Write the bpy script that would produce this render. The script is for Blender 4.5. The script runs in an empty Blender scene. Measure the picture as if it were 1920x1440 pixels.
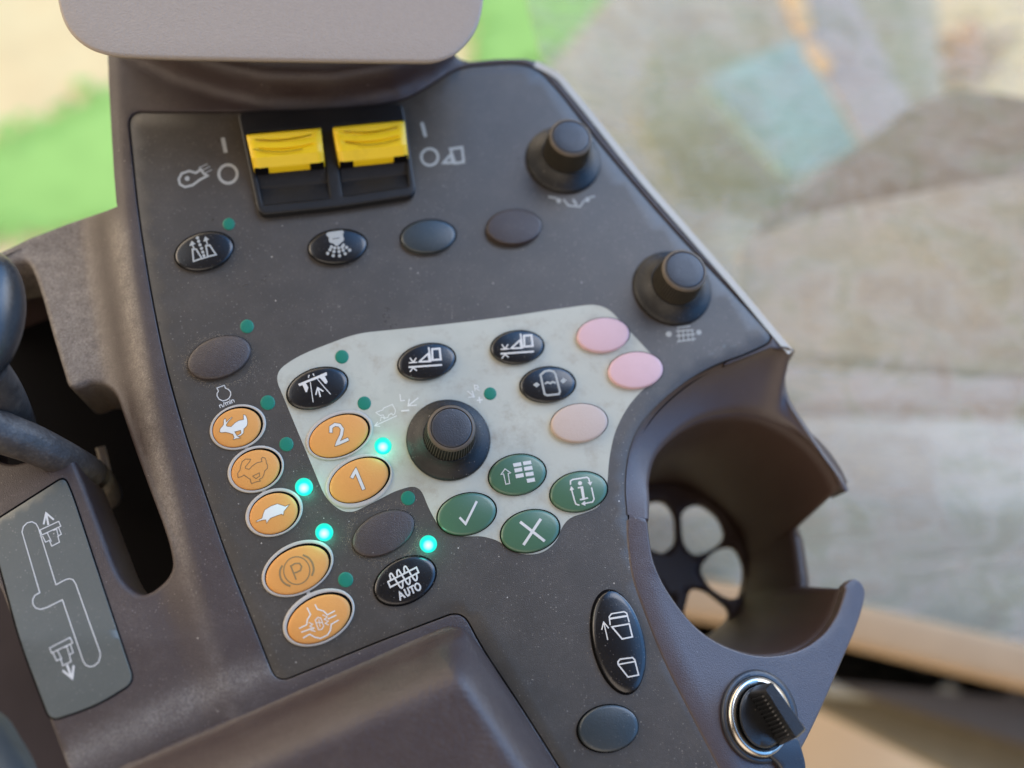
import bpy, bmesh, math, random
import numpy as np
from mathutils import Vector, Matrix
from mathutils.geometry import delaunay_2d_cdt

random.seed(7)
scene = bpy.context.scene
COL = scene.collection
MM = 0.001

# ------------------------------------------------------------------ camera
# The control panel lies in the plane z = 0; the camera looks down on it, tilted about 21 degrees.
FP = 1700.0                       # focal length in pixels of the 1920 px wide photograph
CAMH = 0.33                       # camera height above the panel (m)
nad = Vector((-240.0, -600.0, -FP)).normalized()
Zc = -nad
Xc = (Vector((1, 0, 0)) - Zc * Zc.x).normalized()
Yc = Zc.cross(Xc)
R3 = Matrix((Xc, Yc, Zc))
CAM = Vector((0, 0, CAMH))
cd = bpy.data.cameras.new('camera')
cam = bpy.data.objects.new('camera', cd)
COL.objects.link(cam)
cam.matrix_world = Matrix.Translation(CAM) @ R3.to_4x4()
cd.sensor_width = 36.0
cd.lens = 36.0 * FP / 1920.0
cd.clip_start = 0.01
cd.clip_end = 200.0
scene.camera = cam


def ray(px, py):
    return R3 @ Vector(((px - 960.0) / FP, -(py - 720.0) / FP, -1.0))


def P(px, py, z=0.0):
    """point of the plane z (m) that stands at photograph pixel px, py"""
    d = ray(px, py)
    return CAM + d * ((z - CAMH) / d.z)


d_ = ray(640, 930)
cd.dof.use_dof = True
cd.dof.focus_distance = -CAMH / d_.z
cd.dof.aperture_fstop = 3.1

# ------------------------------------------------------------------ world light: daylight entering through the cab's windows
w = bpy.data.worlds.new('World')
scene.world = w
w.use_nodes = True
nt = w.node_tree
nt.nodes.clear()
N = nt.nodes.new
L = nt.links.new
out = N('ShaderNodeOutputWorld')
bg = N('ShaderNodeBackground')
tc = N('ShaderNodeTexCoord')
L(bg.outputs[0], out.inputs[0])


def lobe(direction, lo, hi, colour, strength):
    v = Vector(direction).normalized()
    dp = N('ShaderNodeVectorMath'); dp.operation = 'DOT_PRODUCT'
    L(tc.outputs['Generated'], dp.inputs[0]); dp.inputs[1].default_value = v
    mr = N('ShaderNodeMapRange'); mr.interpolation_type = 'SMOOTHERSTEP'
    mr.inputs['From Min'].default_value = lo; mr.inputs['From Max'].default_value = hi
    L(dp.outputs['Value'], mr.inputs['Value'])
    mx = N('ShaderNodeVectorMath'); mx.operation = 'SCALE'
    mx.inputs[0].default_value = [c * strength for c in colour]
    L(mr.outputs[0], mx.inputs['Scale'])
    return mx.outputs[0]


def addv(a, b):
    m = N('ShaderNodeVectorMath'); m.operation = 'ADD'
    L(a, m.inputs[0]); L(b, m.inputs[1])
    return m.outputs[0]


base = N('ShaderNodeCombineXYZ')
for i_, c_ in enumerate((0.17, 0.13, 0.10)):
    base.inputs[i_].default_value = c_
tot = base.outputs[0]
tot = addv(tot, lobe((0.50, 0.70, 0.55), 0.74, 0.96, (0.05, 0.38, 1.0), 3.6))     # blue sky through the front and right glass
tot = addv(tot, lobe((0.93, 0.00, 0.50), 0.76, 0.96, (0.14, 0.44, 1.0), 3.0))
tot = addv(tot, lobe((0.70, 0.70, 0.16), 0.84, 0.97, (0.36, 0.62, 1.0), 2.4))
tot = addv(tot, lobe((0.80, 0.60, 0.05), 0.93, 0.99, (1.0, 0.92, 0.80), 6.0))     # narrow low lobe added for glare on right-facing edges
tot = addv(tot, lobe((-0.93, 0.25, 0.14), 0.84, 0.98, (1.0, 0.84, 0.66), 7.0))    # low warm lobes added for highlights on left-facing edges
tot = addv(tot, lobe((-0.45, 0.86, 0.16), 0.84, 0.98, (1.0, 0.84, 0.64), 5.0))
tot = addv(tot, lobe((-0.62, 0.35, 0.70), 0.90, 0.99, (0.92, 0.95, 1.0), 1.5))
tot = addv(tot, lobe((-0.25, -0.80, 0.50), 0.66, 0.98, (1.0, 0.86, 0.72), 2.4))  # rear window behind the camera
L(tot, bg.inputs['Color'])
bg.inputs['Strength'].default_value = 0.72

sd = bpy.data.lights.new('sun', 'SUN')
sd.energy = 0.95
sd.specular_factor = 0.02
sd.angle = math.radians(30)
sd.color = (1.0, 0.92, 0.80)
so = bpy.data.objects.new('sun', sd)
COL.objects.link(so)
so.rotation_euler = Vector((0.45, 0.55, 0.75)).to_track_quat('Z', 'Y').to_euler()

scene.view_settings.view_transform = 'Standard'
scene.view_settings.look = 'None'
scene.view_settings.exposure = 0.0
scene.view_settings.gamma = 1.0
scene.view_settings.use_curve_mapping = False


# ------------------------------------------------------------------ materials
def lin(c):
    return tuple((v / 12.92 if v <= 0.04045 else ((v + 0.055) / 1.055) ** 2.4) for v in [x / 255.0 for x in c])


def mat(name, rgb, rough=0.5, spec=0.5, dust=0.0, speck=0.0, bump=0.0, bscale=1800.0, metal=0.0,
        var=0.0, vscale=30.0, dustcol=(150, 138, 125), emit=None, es=0.0, coat=0.0, rvar=0.0, stain=0.0, stcol=(150, 135, 110), wear_glint=False):
    m = bpy.data.materials.new(name)
    m.use_nodes = True
    t = m.node_tree
    b = t.nodes['Principled BSDF']
    n = t.nodes.new
    l = t.links.new
    c = lin(rgb)
    b.inputs['Roughness'].default_value = rough
    b.inputs['Specular IOR Level'].default_value = spec
    b.inputs['Metallic'].default_value = metal
    b.inputs['Coat Weight'].default_value = coat
    co = n('ShaderNodeTexCoord').outputs['Object']
    rgbn = n('ShaderNodeRGB'); rgbn.outputs[0].default_value = (*c, 1)
    cur = rgbn.outputs[0]

    def noise(sc, det=4.0, ro=0.6):
        q = n('ShaderNodeTexNoise'); q.inputs['Scale'].default_value = sc
        q.inputs['Detail'].default_value = det; q.inputs['Roughness'].default_value = ro
        l(co, q.inputs['Vector'])
        return q.outputs['Fac']

    def mr(x, a, b2, c2, d2):
        q = n('ShaderNodeMapRange')
        q.inputs[1].default_value = a; q.inputs[2].default_value = b2
        q.inputs[3].default_value = c2; q.inputs[4].default_value = d2
        l(x, q.inputs[0])
        return q.outputs[0]

    def mix(f, a, bcol):
        q = n('ShaderNodeMix'); q.data_type = 'RGBA'
        l(f, q.inputs[0]); l(a, q.inputs[6])
        q.inputs[7].default_value = (*bcol, 1)
        return q.outputs[2]

    def mul(a, b_):
        q = n('ShaderNodeMath'); q.operation = 'MULTIPLY'
        l(a, q.inputs[0])
        if isinstance(b_, (int, float)):
            q.inputs[1].default_value = b_
        else:
            l(b_, q.inputs[1])
        return q.outputs[0]

    if var:
        f = mr(noise(vscale, 5, 0.65), 0.3, 0.7, 0, var)
        cur = mix(f, cur, tuple(min(1, x * 1.7 + 0.01) for x in c))
        f = mr(noise(vscale * 2.3, 5, 0.65), 0.35, 0.75, 0, var * 0.8)
        cur = mix(f, cur, tuple(x * 0.55 for x in c))
    if wear_glint:
        at = n('ShaderNodeAttribute'); at.attribute_name = 'wear_glint'
        g = mr(noise(230, 8, 0.8), 0.30, 0.68, 0.25, 0.9)
        g2 = mr(noise(1300, 3, 0.7), 0.35, 0.65, 0.35, 1.0)
        cur = mix(mul(mul(at.outputs['Fac'], g), g2), cur, lin((176, 166, 154)))
    if stain:
        f = mr(noise(75, 6, 0.72), 0.52, 0.72, 0, stain)
        cur = mix(f, cur, lin(stcol))
        f = mr(noise(33, 7, 0.75), 0.55, 0.68, 0, stain * 0.55)
        cur = mix(f, cur, tuple(x * 0.5 for x in lin(stcol)))
    if dust:
        f = mr(noise(55, 5, 0.7), 0.42, 0.75, 0, dust)
        g = mr(noise(900, 3, 0.7), 0.35, 0.7, 0.1, 1.0)
        cur = mix(mul(f, g), cur, lin(dustcol))
    if speck:
        vo = n('ShaderNodeTexVoronoi'); vo.inputs['Scale'].default_value = 330
        l(co, vo.inputs['Vector'])
        sep = n('ShaderNodeSeparateColor'); l(vo.outputs['Color'], sep.inputs[0])
        th = mr(sep.outputs[0], 0.72, 1.0, 0.0, 0.10)
        lt = n('ShaderNodeMath'); lt.operation = 'LESS_THAN'
        l(vo.outputs['Distance'], lt.inputs[0]); l(th, lt.inputs[1])
        cur = mix(mul(lt.outputs[0], mr(sep.outputs[1], 0, 1, speck * 0.25, speck)), cur, lin((198, 188, 175)))
        vo = n('ShaderNodeTexVoronoi'); vo.inputs['Scale'].default_value = 1050
        l(co, vo.inputs['Vector'])
        sep = n('ShaderNodeSeparateColor'); l(vo.outputs['Color'], sep.inputs[0])
        th = mr(sep.outputs[0], 0.5, 1.0, 0.0, 0.28)
        lt = n('ShaderNodeMath'); lt.operation = 'LESS_THAN'
        l(vo.outputs['Distance'], lt.inputs[0]); l(th, lt.inputs[1])
        gate = mr(noise(40, 4, 0.6), 0.42, 0.62, 0.25, 1.0)
        cur = mix(mul(mul(lt.outputs[0], gate), speck * 0.45), cur, lin((170, 160, 148)))
    l(cur, b.inputs['Base Color'])
    if rvar:
        l(mr(noise(60, 5, 0.7), 0.3, 0.7, max(0.05, rough - rvar), min(1, rough + rvar)), b.inputs['Roughness'])
    if bump:
        bn = n('ShaderNodeBump'); bn.inputs['Strength'].default_value = bump
        bn.inputs['Distance'].default_value = 0.0004
        l(noise(bscale, 3, 0.6), bn.inputs['Height'])
        l(bn.outputs[0], b.inputs['Normal'])
    if emit:
        b.inputs['Emission Color'].default_value = (*lin(emit), 1)
        b.inputs['Emission Strength'].default_value = es
    return m


M = {}
M['film'] = mat('panel_film', (66, 60, 53), 0.30, 0.62, dust=0.16, speck=0.9, bump=0.3, bscale=2600, var=0.07, vscale=14, rvar=0.03)
M['plate_film'] = mat('plate_film', (82, 84, 78), 0.38, 0.7, dust=0.12, speck=0.7, bump=0.2, bscale=2600, rvar=0.08)
M['cream'] = mat('keypad_film', (175, 174, 159), 0.38, 0.5, dust=0.18, speck=0.15, bump=0.2, bscale=2600, stain=0.50, stcol=(142, 124, 104), var=0.14)
M['housing'] = mat('housing_plastic', (52, 38, 35), 0.42, 0.6, dust=0.16, speck=0.6, bump=0.6, bscale=2400, var=0.06, vscale=18, dustcol=(140, 128, 118), rvar=0.03, wear_glint=True)
M['cup'] = mat('cup_plastic', (64, 49, 46), 0.36, 0.75, dust=0.12, speck=0.2, bump=0.45, bscale=2200, dustcol=(120, 112, 108))
M['armrest'] = mat('armrest_vinyl', (56, 42, 38), 0.44, 0.6, dust=0.14, speck=0.3, bump=0.8, bscale=900, dustcol=(150, 135, 120), rvar=0.03)
M['pad'] = mat('taupe_pad', (148, 135, 122), 0.55, 0.4, speck=0.0, bump=0.7, bscale=1000, var=0.12, vscale=400)
M['black'] = mat('black_button', (16, 17, 20), 0.24, 0.75, speck=0.45, bump=0.06, dust=0.05)
M['gap'] = mat('gap_black', (10, 8, 8), 0.8, 0.1)
M['brown'] = mat('brown_button', (54, 43, 40), 0.36, 0.6, dust=0.15, speck=0.4, bump=0.6, bscale=2200)
M['slate'] = mat('slate_button', (44, 52, 55), 0.32, 0.7, speck=0.45, bump=0.2, dust=0.08)
M['orange'] = mat('orange_button', (208, 144, 74), 0.45, 0.35, bump=0.2, bscale=1500, stain=0.12, stcol=(170, 100, 45), var=0.08, vscale=60)
M['green'] = mat('green_button', (66, 100, 74), 0.28, 0.8, speck=0.15, bump=0.08, dust=0.05)
M['pink'] = mat('pink_button', (203, 168, 170), 0.45, 0.4, bump=0.2, stain=0.10, stcol=(170, 120, 110))
M['blush'] = mat('blush_button', (184, 164, 150), 0.5, 0.4, bump=0.3, stain=0.12, stcol=(150, 120, 100))
M['bezel'] = mat('bezel_white', (178, 170, 158), 0.45, 0.4, stain=0.25, stcol=(140, 125, 110), bump=0.2)
M['ink'] = mat('white_ink', (200, 196, 188), 0.5, 0.3, var=0.06, vscale=300)
M['ink_dim'] = mat('worn_white_ink', (160, 160, 154), 0.5, 0.3, var=0.1, vscale=300)
M['ink_pale'] = mat('pale_ink', (214, 212, 202), 0.5, 0.3)
M['ink_dark'] = mat('dark_ink', (134, 112, 74), 0.6, 0.3)
M['ink_line'] = mat('outline_ink', (122, 98, 66), 0.6, 0.3)
M['knob'] = mat('knob_black', (10, 9, 10), 0.24, 0.45, dust=0.04, speck=0.6, bump=0.5, bscale=2500, dustcol=(110, 104, 100))
M['knob_cap'] = mat('knob_cap_black', (25, 27, 34), 0.42, 0.8, dust=0.35, speck=0.6, bump=0.3, dustcol=(92, 94, 104))
M['knob_ring'] = mat('knob_worn_edge', (80, 70, 58), 0.5, 0.5, var=0.3, vscale=200)
M['knob_rib'] = mat('knob_rib_black', (26, 24, 20), 0.5, 0.4, dust=0.3, dustcol=(92, 84, 62))
M['rib_tip'] = mat('rib_tip_dust', (72, 66, 54), 0.5, 0.4, var=0.3, vscale=200)
M['dustgrain'] = mat('dust_grains', (172, 154, 132), 0.9, 0.1)
M['edge'] = mat('edge_glare_beige', (172, 160, 140), 0.45, 0.5, stain=0.15)
M['rim'] = mat('cup_rim_plastic', (82, 68, 68), 0.36, 0.7, dust=0.25, speck=0.3, bump=0.5, bscale=2200, dustcol=(150, 140, 136), rvar=0.06)
M['yellow'] = mat('yellow_tab', (240, 198, 22), 0.36, 0.45, bump=0.15, stain=0.22, stcol=(150, 110, 20))
M['groove_shade'] = mat('groove_shade_brown', (120, 84, 12), 0.7, 0.2)
M['switch'] = mat('switch_black', (20, 19, 20), 0.45, 0.4, dust=0.10, speck=0.2, bump=0.3, dustcol=(96, 86, 80))
M['chrome'] = mat('chrome', (196, 188, 176), 0.27, 0.5, metal=1.0, rvar=0.05)
M['led_off'] = mat('led_off', (14, 112, 90), 0.45, 0.4, bump=0.2, bscale=2600)
M['well'] = mat('cup_well_plastic', (60, 43, 35), 0.5, 0.4, bump=0.3)
M['collar'] = mat('collar_black', (44, 47, 54), 0.34, 0.5, bump=0.2, speck=0.25)
M['key'] = mat('key_black', (24, 25, 28), 0.32, 0.8, bump=0.3, dust=0.12, speck=0.3, dustcol=(100, 96, 92))
M['lever'] = mat('lever_grey', (36, 38, 40), 0.26, 0.6, dust=0.15, bump=0.2)
M['boot'] = mat('lever_boot', (54, 49, 46), 0.45, 0.5, dust=0.55, bump=1.0, bscale=300, var=0.35, vscale=120)


def led_mat():
    m = bpy.data.materials.new('led_lit')
    m.use_nodes = True
    t = m.node_tree
    b = t.nodes['Principled BSDF']
    n = t.nodes.new
    l = t.links.new
    uv = n('ShaderNodeUVMap')
    d = n('ShaderNodeVectorMath'); d.operation = 'DISTANCE'
    l(uv.outputs[0], d.inputs[0]); d.inputs[1].default_value = (0.5, 0.42, 0)
    r = n('ShaderNodeValToRGB')
    l(d.outputs['Value'], r.inputs[0])
    e = r.color_ramp.elements
    e[0].position = 0.05; e[0].color = (0.80, 1.0, 0.96, 1)
    e[1].position = 0.55; e[1].color = (0.0, 0.62, 0.44, 1)
    x = e.new(0.20); x.color = (0.36, 1.0, 0.86, 1)
    x = e.new(0.32); x.color = (0.0, 0.88, 0.66, 1)
    b.inputs['Base Color'].default_value = (0.0, 0.10, 0.08, 1)
    b.inputs['Roughness'].default_value = 0.4
    l(r.outputs[0], b.inputs['Emission Color'])
    b.inputs['Emission Strength'].default_value = 1.15
    return m


M['led_on'] = led_mat()


# ------------------------------------------------------------------ helpers
def tag(o, label=None, cat=None, group=None, kind=None):
    if label: o['label'] = label
    if cat: o['category'] = cat
    if group: o['group'] = group
    if kind: o['kind'] = kind
    return o


def empty(name, loc=(0, 0, 0)):
    o = bpy.data.objects.new(name, None)
    o.empty_display_size = 0.02
    COL.objects.link(o)
    o.location = loc
    return o


def link(name, bm, m, parent=None, smooth=True, angle=35, label=None):
    me = bpy.data.meshes.new(name)
    bmesh.ops.recalc_face_normals(bm, faces=bm.faces)
    bm.to_mesh(me)
    bm.free()
    me.materials.append(m)
    if smooth:
        me.shade_smooth()
        if angle:
            me.set_sharp_from_angle(angle=math.radians(angle))
    o = bpy.data.objects.new(name, me)
    COL.objects.link(o)
    if parent is not None:
        o.parent = parent
        if parent.location.length > 0 and parent.parent is None:
            o.matrix_parent_inverse = Matrix.Translation(-parent.location)
    if label: o['label'] = label
    return o


def Z(ox, oy, s):
    return lambda pts: [(ox + x / s, oy + y / s) for x, y in pts]


def smooth01(t):
    t = max(0.0, min(1.0, t))
    return t * t * (3 - 2 * t)


def interp(x, xs, ys):
    return float(np.interp(x, xs, ys))


def rpoly(pts, r=10, step=8.0, closed=True):
    """polygon with rounded corners; pts (x, y[, r])"""
    n = len(pts)
    outp = []
    for i in range(n):
        p = Vector(pts[i][:2]); rr = pts[i][2] if len(pts[i]) > 2 else r
        a = Vector(pts[(i - 1) % n][:2]); b = Vector(pts[(i + 1) % n][:2])
        da = a - p; db = b - p
        ra = min(rr, da.length * 0.48); rb = min(rr, db.length * 0.48)
        if rr <= 0.01:
            outp.append(p); continue
        s = p + da.normalized() * ra; e = p + db.normalized() * rb
        k = max(3, int(rr / 2.2) + 2) if rr < 60 else 14
        for j in range(k + 1):
            t = j / k
            outp.append(s * (1 - t) ** 2 + p * 2 * t * (1 - t) + e * t * t)
    res = []
    m_ = len(outp)
    for i in range(m_):
        a = outp[i]; b = outp[(i + 1) % m_]
        if (b - a).length < 0.15:
            continue
        k = max(1, int((b - a).length / step))
        for j in range(k):
            res.append(tuple(a + (b - a) * (j / k)))
    return res


def cr(pts, closed=False, sub=6):
    """Catmull-Rom curve through points of any dimension"""
    p = [np.array(q, float) for q in pts]
    n = len(p)
    o = []
    rng = n if closed else n - 1
    for i in range(rng):
        p1 = p[i]; p2 = p[(i + 1) % n]
        p0 = p[(i - 1) % n] if (closed or i > 0) else p1 * 2 - p2
        p3 = p[(i + 2) % n] if (closed or i < n - 2) else p2 * 2 - p1
        for j in range(sub):
            t = j / sub
            o.append(tuple(0.5 * (2 * p1 + (p2 - p0) * t + (2 * p0 - 5 * p1 + 4 * p2 - p3) * t * t + (3 * p1 - p0 - 3 * p2 + p3) * t ** 3)))
    if not closed:
        o.append(tuple(p[-1]))
    return o


def offset(poly, d):
    """offset a closed polygon outward by d pixels"""
    n = len(poly)
    area = sum(poly[i][0] * poly[(i + 1) % n][1] - poly[(i + 1) % n][0] * poly[i][1] for i in range(n))
    sgn = 1 if area > 0 else -1
    o = []
    for i in range(n):
        a = Vector(poly[i - 1]); b = Vector(poly[(i + 1) % n])
        t = (b - a).normalized()
        nn = Vector((t.y, -t.x)) * sgn
        o.append((poly[i][0] + nn.x * d, poly[i][1] + nn.y * d))
    return o


def inpoly(X, Y, poly):
    c = np.zeros(X.shape, bool)
    n = len(poly)
    x = [p[0] for p in poly]; y = [p[1] for p in poly]
    j = n - 1
    for i in range(n):
        cond = ((y[i] > Y) != (y[j] > Y))
        dy = (y[j] - y[i]) or 1e-12
        c ^= cond & (X < (x[j] - x[i]) * (Y - y[i]) / dy + x[i])
        j = i
    return c


def surf(bm, outer, holes, zf, step=10.0, extra=(), uvf=None):
    """triangulated sheet over a pixel-space outline with holes; returns boundary vertex loops"""
    loops = [list(outer)] + [list(h) for h in holes]
    pts = []; edges = []; idx = []
    for lp in loops:
        s = len(pts)
        pts += lp
        idx.append(list(range(s, len(pts))))
        edges += [(s + i, s + (i + 1) % len(lp)) for i in range(len(lp))]
    xs = [p[0] for p in outer]; ys = [p[1] for p in outer]
    gx, gy = np.meshgrid(np.arange(min(xs), max(xs), step), np.arange(min(ys), max(ys), step * 0.87))
    gx = gx + (np.arange(gx.shape[0]) % 2)[:, None] * step * 0.5
    gx = gx.ravel(); gy = gy.ravel()
    k = inpoly(gx, gy, outer)
    for h in holes:
        k &= ~inpoly(gx, gy, h)
    gx = gx[k]; gy = gy[k]
    if len(gx):
        B = np.array(pts)
        far = np.ones(len(gx), bool)
        for s in range(0, len(B), 64):
            bb = B[s:s + 64]
            dd = (gx[:, None] - bb[None, :, 0]) ** 2 + (gy[:, None] - bb[None, :, 1]) ** 2
            far &= dd.min(1) > (step * 0.55) ** 2
        pts += list(zip(gx[far].tolist(), gy[far].tolist()))
    pts += [p for p in extra]
    vo, eo, fo, vorig, _, _ = delaunay_2d_cdt([Vector(p) for p in pts], edges, [], 0, 1e-4)
    V = np.array([tuple(v) for v in vo])
    F = np.array([tuple(f) for f in fo if len(f) == 3])
    C = V[F].mean(1)
    k = inpoly(C[:, 0], C[:, 1], outer)
    for h in holes:
        k &= ~inpoly(C[:, 0], C[:, 1], h)
    F = F[k]
    used = sorted(set(F.ravel().tolist()))
    bv = {}
    for i in used:
        x, y = V[i]
        bv[i] = bm.verts.new(P(x, y, zf(x, y)))
    for f in F:
        try:
            bm.faces.new([bv[int(q)] for q in f])
        except ValueError:
            pass
    o2n = {}
    for ni, ol in enumerate(vorig):
        for q in ol:
            o2n[q] = ni
    return [[bv[o2n[i]] for i in lp if o2n.get(i) in bv] for lp in idx]


def skirt(bm, loop, profile, outward=True, held=None):
    """roll a boundary loop of vertices over an edge: profile = [(offset, dz), ...] in metres"""
    n = len(loop)
    area = sum(loop[i].co.x * loop[(i + 1) % n].co.y - loop[(i + 1) % n].co.x * loop[i].co.y for i in range(n))
    sgn = (1 if area > 0 else -1) * (1 if outward else -1)
    nrm = []
    for i in range(n):
        a = loop[i - 1].co; b = loop[(i + 1) % n].co
        t = Vector((b.x - a.x, b.y - a.y)).normalized()
        nrm.append(Vector((t.y, -t.x, 0)) * sgn)
    base = [v.co.copy() for v in loop]
    prev = loop
    for off, dz in profile:
        cur = [loop[i] if (held and held(base[i])) else bm.verts.new(base[i] + nrm[i] * off + Vector((0, 0, dz))) for i in range(n)]
        for i in range(n):
            j = (i + 1) % n
            vs = []
            for v in (prev[i], prev[j], cur[j], cur[i]):
                if v not in vs: vs.append(v)
            if len(vs) > 2:
                try:
                    bm.faces.new(vs)
                except ValueError:
                    pass
        prev = cur
    return prev


def roll(r, k=5, depth=0.0):
    """quarter-round edge of radius r (m), then a drop of depth"""
    o = []
    for i in range(1, k + 1):
        a = math.pi / 2 * i / k
        o.append((r * math.sin(a), -r * (1 - math.cos(a))))
    if depth:
        o.append((r, -r - depth))
    return o


def ribbon(bm, pts, width, zf, closed=False, step=3.0):
    """flat inked stroke lying on the surface zf"""
    q = []
    n = len(pts)
    m_ = n if closed else n - 1
    for i in range(m_):
        a = Vector(pts[i]); b = Vector(pts[(i + 1) % n])
        k = max(1, int((b - a).length / step))
        for j in range(k):
            q.append(a + (b - a) * (j / k))
    if not closed:
        q.append(Vector(pts[-1]))
        e = (q[-1] - q[-2]).normalized() * width * 0.35
        q[-1] = q[-1] + e
        s = (q[0] - q[1]).normalized() * width * 0.35
        q[0] = q[0] + s
    n = len(q)
    Lv = []; Rv = []
    for i in range(n):
        if closed:
            a = q[i - 1]; c = q[(i + 1) % n]
        else:
            a = q[max(0, i - 1)]; c = q[min(n - 1, i + 1)]
        b = q[i]
        d1 = (b - a).normalized() if (b - a).length > 1e-6 else (c - b).normalized()
        d2 = (c - b).normalized() if (c - b).length > 1e-6 else d1
        t = (d1 + d2)
        t = t.normalized() if t.length > 1e-3 else d1
        nn = Vector((-t.y, t.x))
        co_ = max(0.55, nn.dot(Vector((-d1.y, d1.x))))
        h = width * 0.5 / co_
        l_ = b + nn * h; r_ = b - nn * h
        Lv.append(bm.verts.new(P(l_.x, l_.y, zf(l_.x, l_.y))))
        Rv.append(bm.verts.new(P(r_.x, r_.y, zf(r_.x, r_.y))))
    for i in range(n if closed else n - 1):
        j = (i + 1) % n
        bm.faces.new((Lv[i], Lv[j], Rv[j], Rv[i]))


def circ(c, rx, ry=None, rot=0.0, n=28):
    ry = rx if ry is None else ry
    a = math.radians(rot)
    o = []
    for i in range(n):
        t = 2 * math.pi * i / n
        x = rx * math.cos(t); y = ry * math.sin(t)
        o.append((c[0] + x * math.cos(a) + y * math.sin(a), c[1] - x * math.sin(a) + y * math.cos(a)))
    return o


class Ink:
    """collects strokes and filled shapes of one printed symbol"""
    def __init__(self, zf, tr=None):
        self.bm = bmesh.new(); self.zf = zf; self.tr = tr or (lambda p: p); self.lift = 0.0
    def z(self, x, y):
        return self.zf(x, y) + self.lift
    def s(self, pts, w, closed=False, curve=False):
        pts = self.tr(pts)
        if curve: pts = cr(pts, closed, 5)
        self.lift += 0.000004
        ribbon(self.bm, pts, w, self.z, closed)
        return self
    def f(self, pts, holes=(), curve=False):
        pts = self.tr(pts)
        if curve: pts = cr(pts, True, 4)
        self.lift += 0.000004
        surf(self.bm, pts, [self.tr(h) for h in holes], self.z, 4.0)
        return self
    def dot(self, c, r):
        self.lift += 0.000004
        c = self.tr([c])[0]
        surf(self.bm, circ(c, r, n=16), [], self.z, 3.0)
        return self
    def done(self, parent, m, name='symbol', label=None):
        return link(name, self.bm, m, parent, smooth=False, label=label)


def EL(E):
    """oval from its half width, half height and tilt as seen"""
    cx, cy, W, H, rot = E
    t = math.radians(rot)
    c2 = math.cos(t) ** 2; s2 = math.sin(t) ** 2
    a2 = (W * W * c2 - H * H * s2) / (c2 - s2)
    b2 = (H * H * c2 - W * W * s2) / (c2 - s2)
    return (cx, cy, math.sqrt(a2), math.sqrt(b2), rot)


def ell_s(x, y, E):
    cx, cy, a, b, rot = E
    t = math.radians(rot)
    dx = x - cx; dy = -(y - cy)
    u = dx * math.cos(t) + dy * math.sin(t)
    v = -dx * math.sin(t) + dy * math.cos(t)
    return math.sqrt((u / a) ** 2 + (v / b) ** 2)


def ell_pts(E, s=1.0, n=72):
    cx, cy, a, b, rot = E
    t = math.radians(rot)
    o = []
    for i in range(n):
        k = 2 * math.pi * i / n
        u = a * s * math.cos(k); v = b * s * math.sin(k)
        o.append((cx + u * math.cos(t) - v * math.sin(t), cy - (u * math.sin(t) + v * math.cos(t))))
    return o


def cap_z(E, h, dome, zb=0.0):
    def f(x, y):
        s = ell_s(x, y, E)
        return zb + h - dome * min(1, s) ** 2.2
    return f


def ring_loft(bm, rings, close_top=True):
    """rings = list of lists of points (world); last one is capped"""
    prev = None
    for r in rings:
        cur = [bm.verts.new(p) for p in r]
        if prev:
            n = len(cur)
            for i in range(n):
                j = (i + 1) % n
                bm.faces.new((prev[i], prev[j], cur[j], cur[i]))
        prev = cur
    if close_top:
        c = sum((v.co for v in prev), Vector()) / len(prev)
        cv = bm.verts.new(c)
        n = len(prev)
        for i in range(n):
            bm.faces.new((prev[i], prev[(i + 1) % n], cv))
    return prev


def button(parent, E, m, label, h=1.9, dome=0.7, bez=None, gapw=1.05, gapoff=(0, 0), edge=0.07, zb=0.0):
    """oval push button: domed cap with rounded shoulder, sits in a dark gap or in a pale bezel ring"""
    h *= MM; dome *= MM
    if E[4] < 45: E = EL(E)
    if bez: bez = EL(bez)
    zf = cap_z(E, h, dome, zb)
    bm = bmesh.new()
    rings = []
    rim = zb + h - dome
    e1 = [P(x, y, rim - 0.45 * MM) for x, y in ell_pts(E, 1.0)]
    for z_ in (-1.2 * MM, 0.0, ):
        rings.append([Vector((p.x, p.y, zb + z_)) for p in e1])
    rings.append(e1)
    rings.append([P(x, y, rim - 0.14 * MM) for x, y in ell_pts(E, 1 - edge * 0.25)])
    rings.append([P(x, y, zf(x, y)) for x, y in ell_pts(E, 1 - edge)])
    for s in (0.86, 0.78, 0.66, 0.52, 0.36, 0.18):
        rings.append([P(x, y, zf(x, y)) for x, y in ell_pts(E, s)])
    ring_loft(bm, rings)
    b = link('push_button', bm, m, parent, angle=60, label=label)
    # the dark gap round the cap
    bm = bmesh.new()
    Eb = (E[0] + gapoff[0], E[1] + gapoff[1], E[2], E[3], E[4])
    p0 = ell_pts(Eb, gapw); p1 = ell_pts(E, 0.9)
    zg = zb + (0.34 * MM if bez else 0.10 * MM)
    ring_loft(bm, [[P(x, y, zg) for x, y in p0], [P(x, y, zg) for x, y in p1]], False)
    link('button_gap', bm, M['gap'], b, smooth=False)
    if bez:
        bm = bmesh.new()
        zt = zb + 0.75 * MM
        ring_loft(bm, [[P(x, y, zb + 0.05 * MM) for x, y in ell_pts(bez, 1.0)],
                       [P(x, y, zb + 0.5 * MM) for x, y in ell_pts(bez, 0.995)],
                       [P(x, y, zt) for x, y in ell_pts(bez, 0.965)],
                       [P(x, y, zt) for x, y in ell_pts(Eb, gapw + 0.02)],
                       [P(x, y, zt - 0.12 * MM) for x, y in ell_pts(Eb, gapw)],
                       [P(x, y, zb + 0.2 * MM) for x, y in ell_pts(Eb, gapw)]], False)
        link('bezel', bm, M['bezel'], b, angle=50)
    def ink(tr=None):
        return Ink(lambda x, y: zf(x, y) + 0.06 * MM, tr)
    return b, ink


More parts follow.
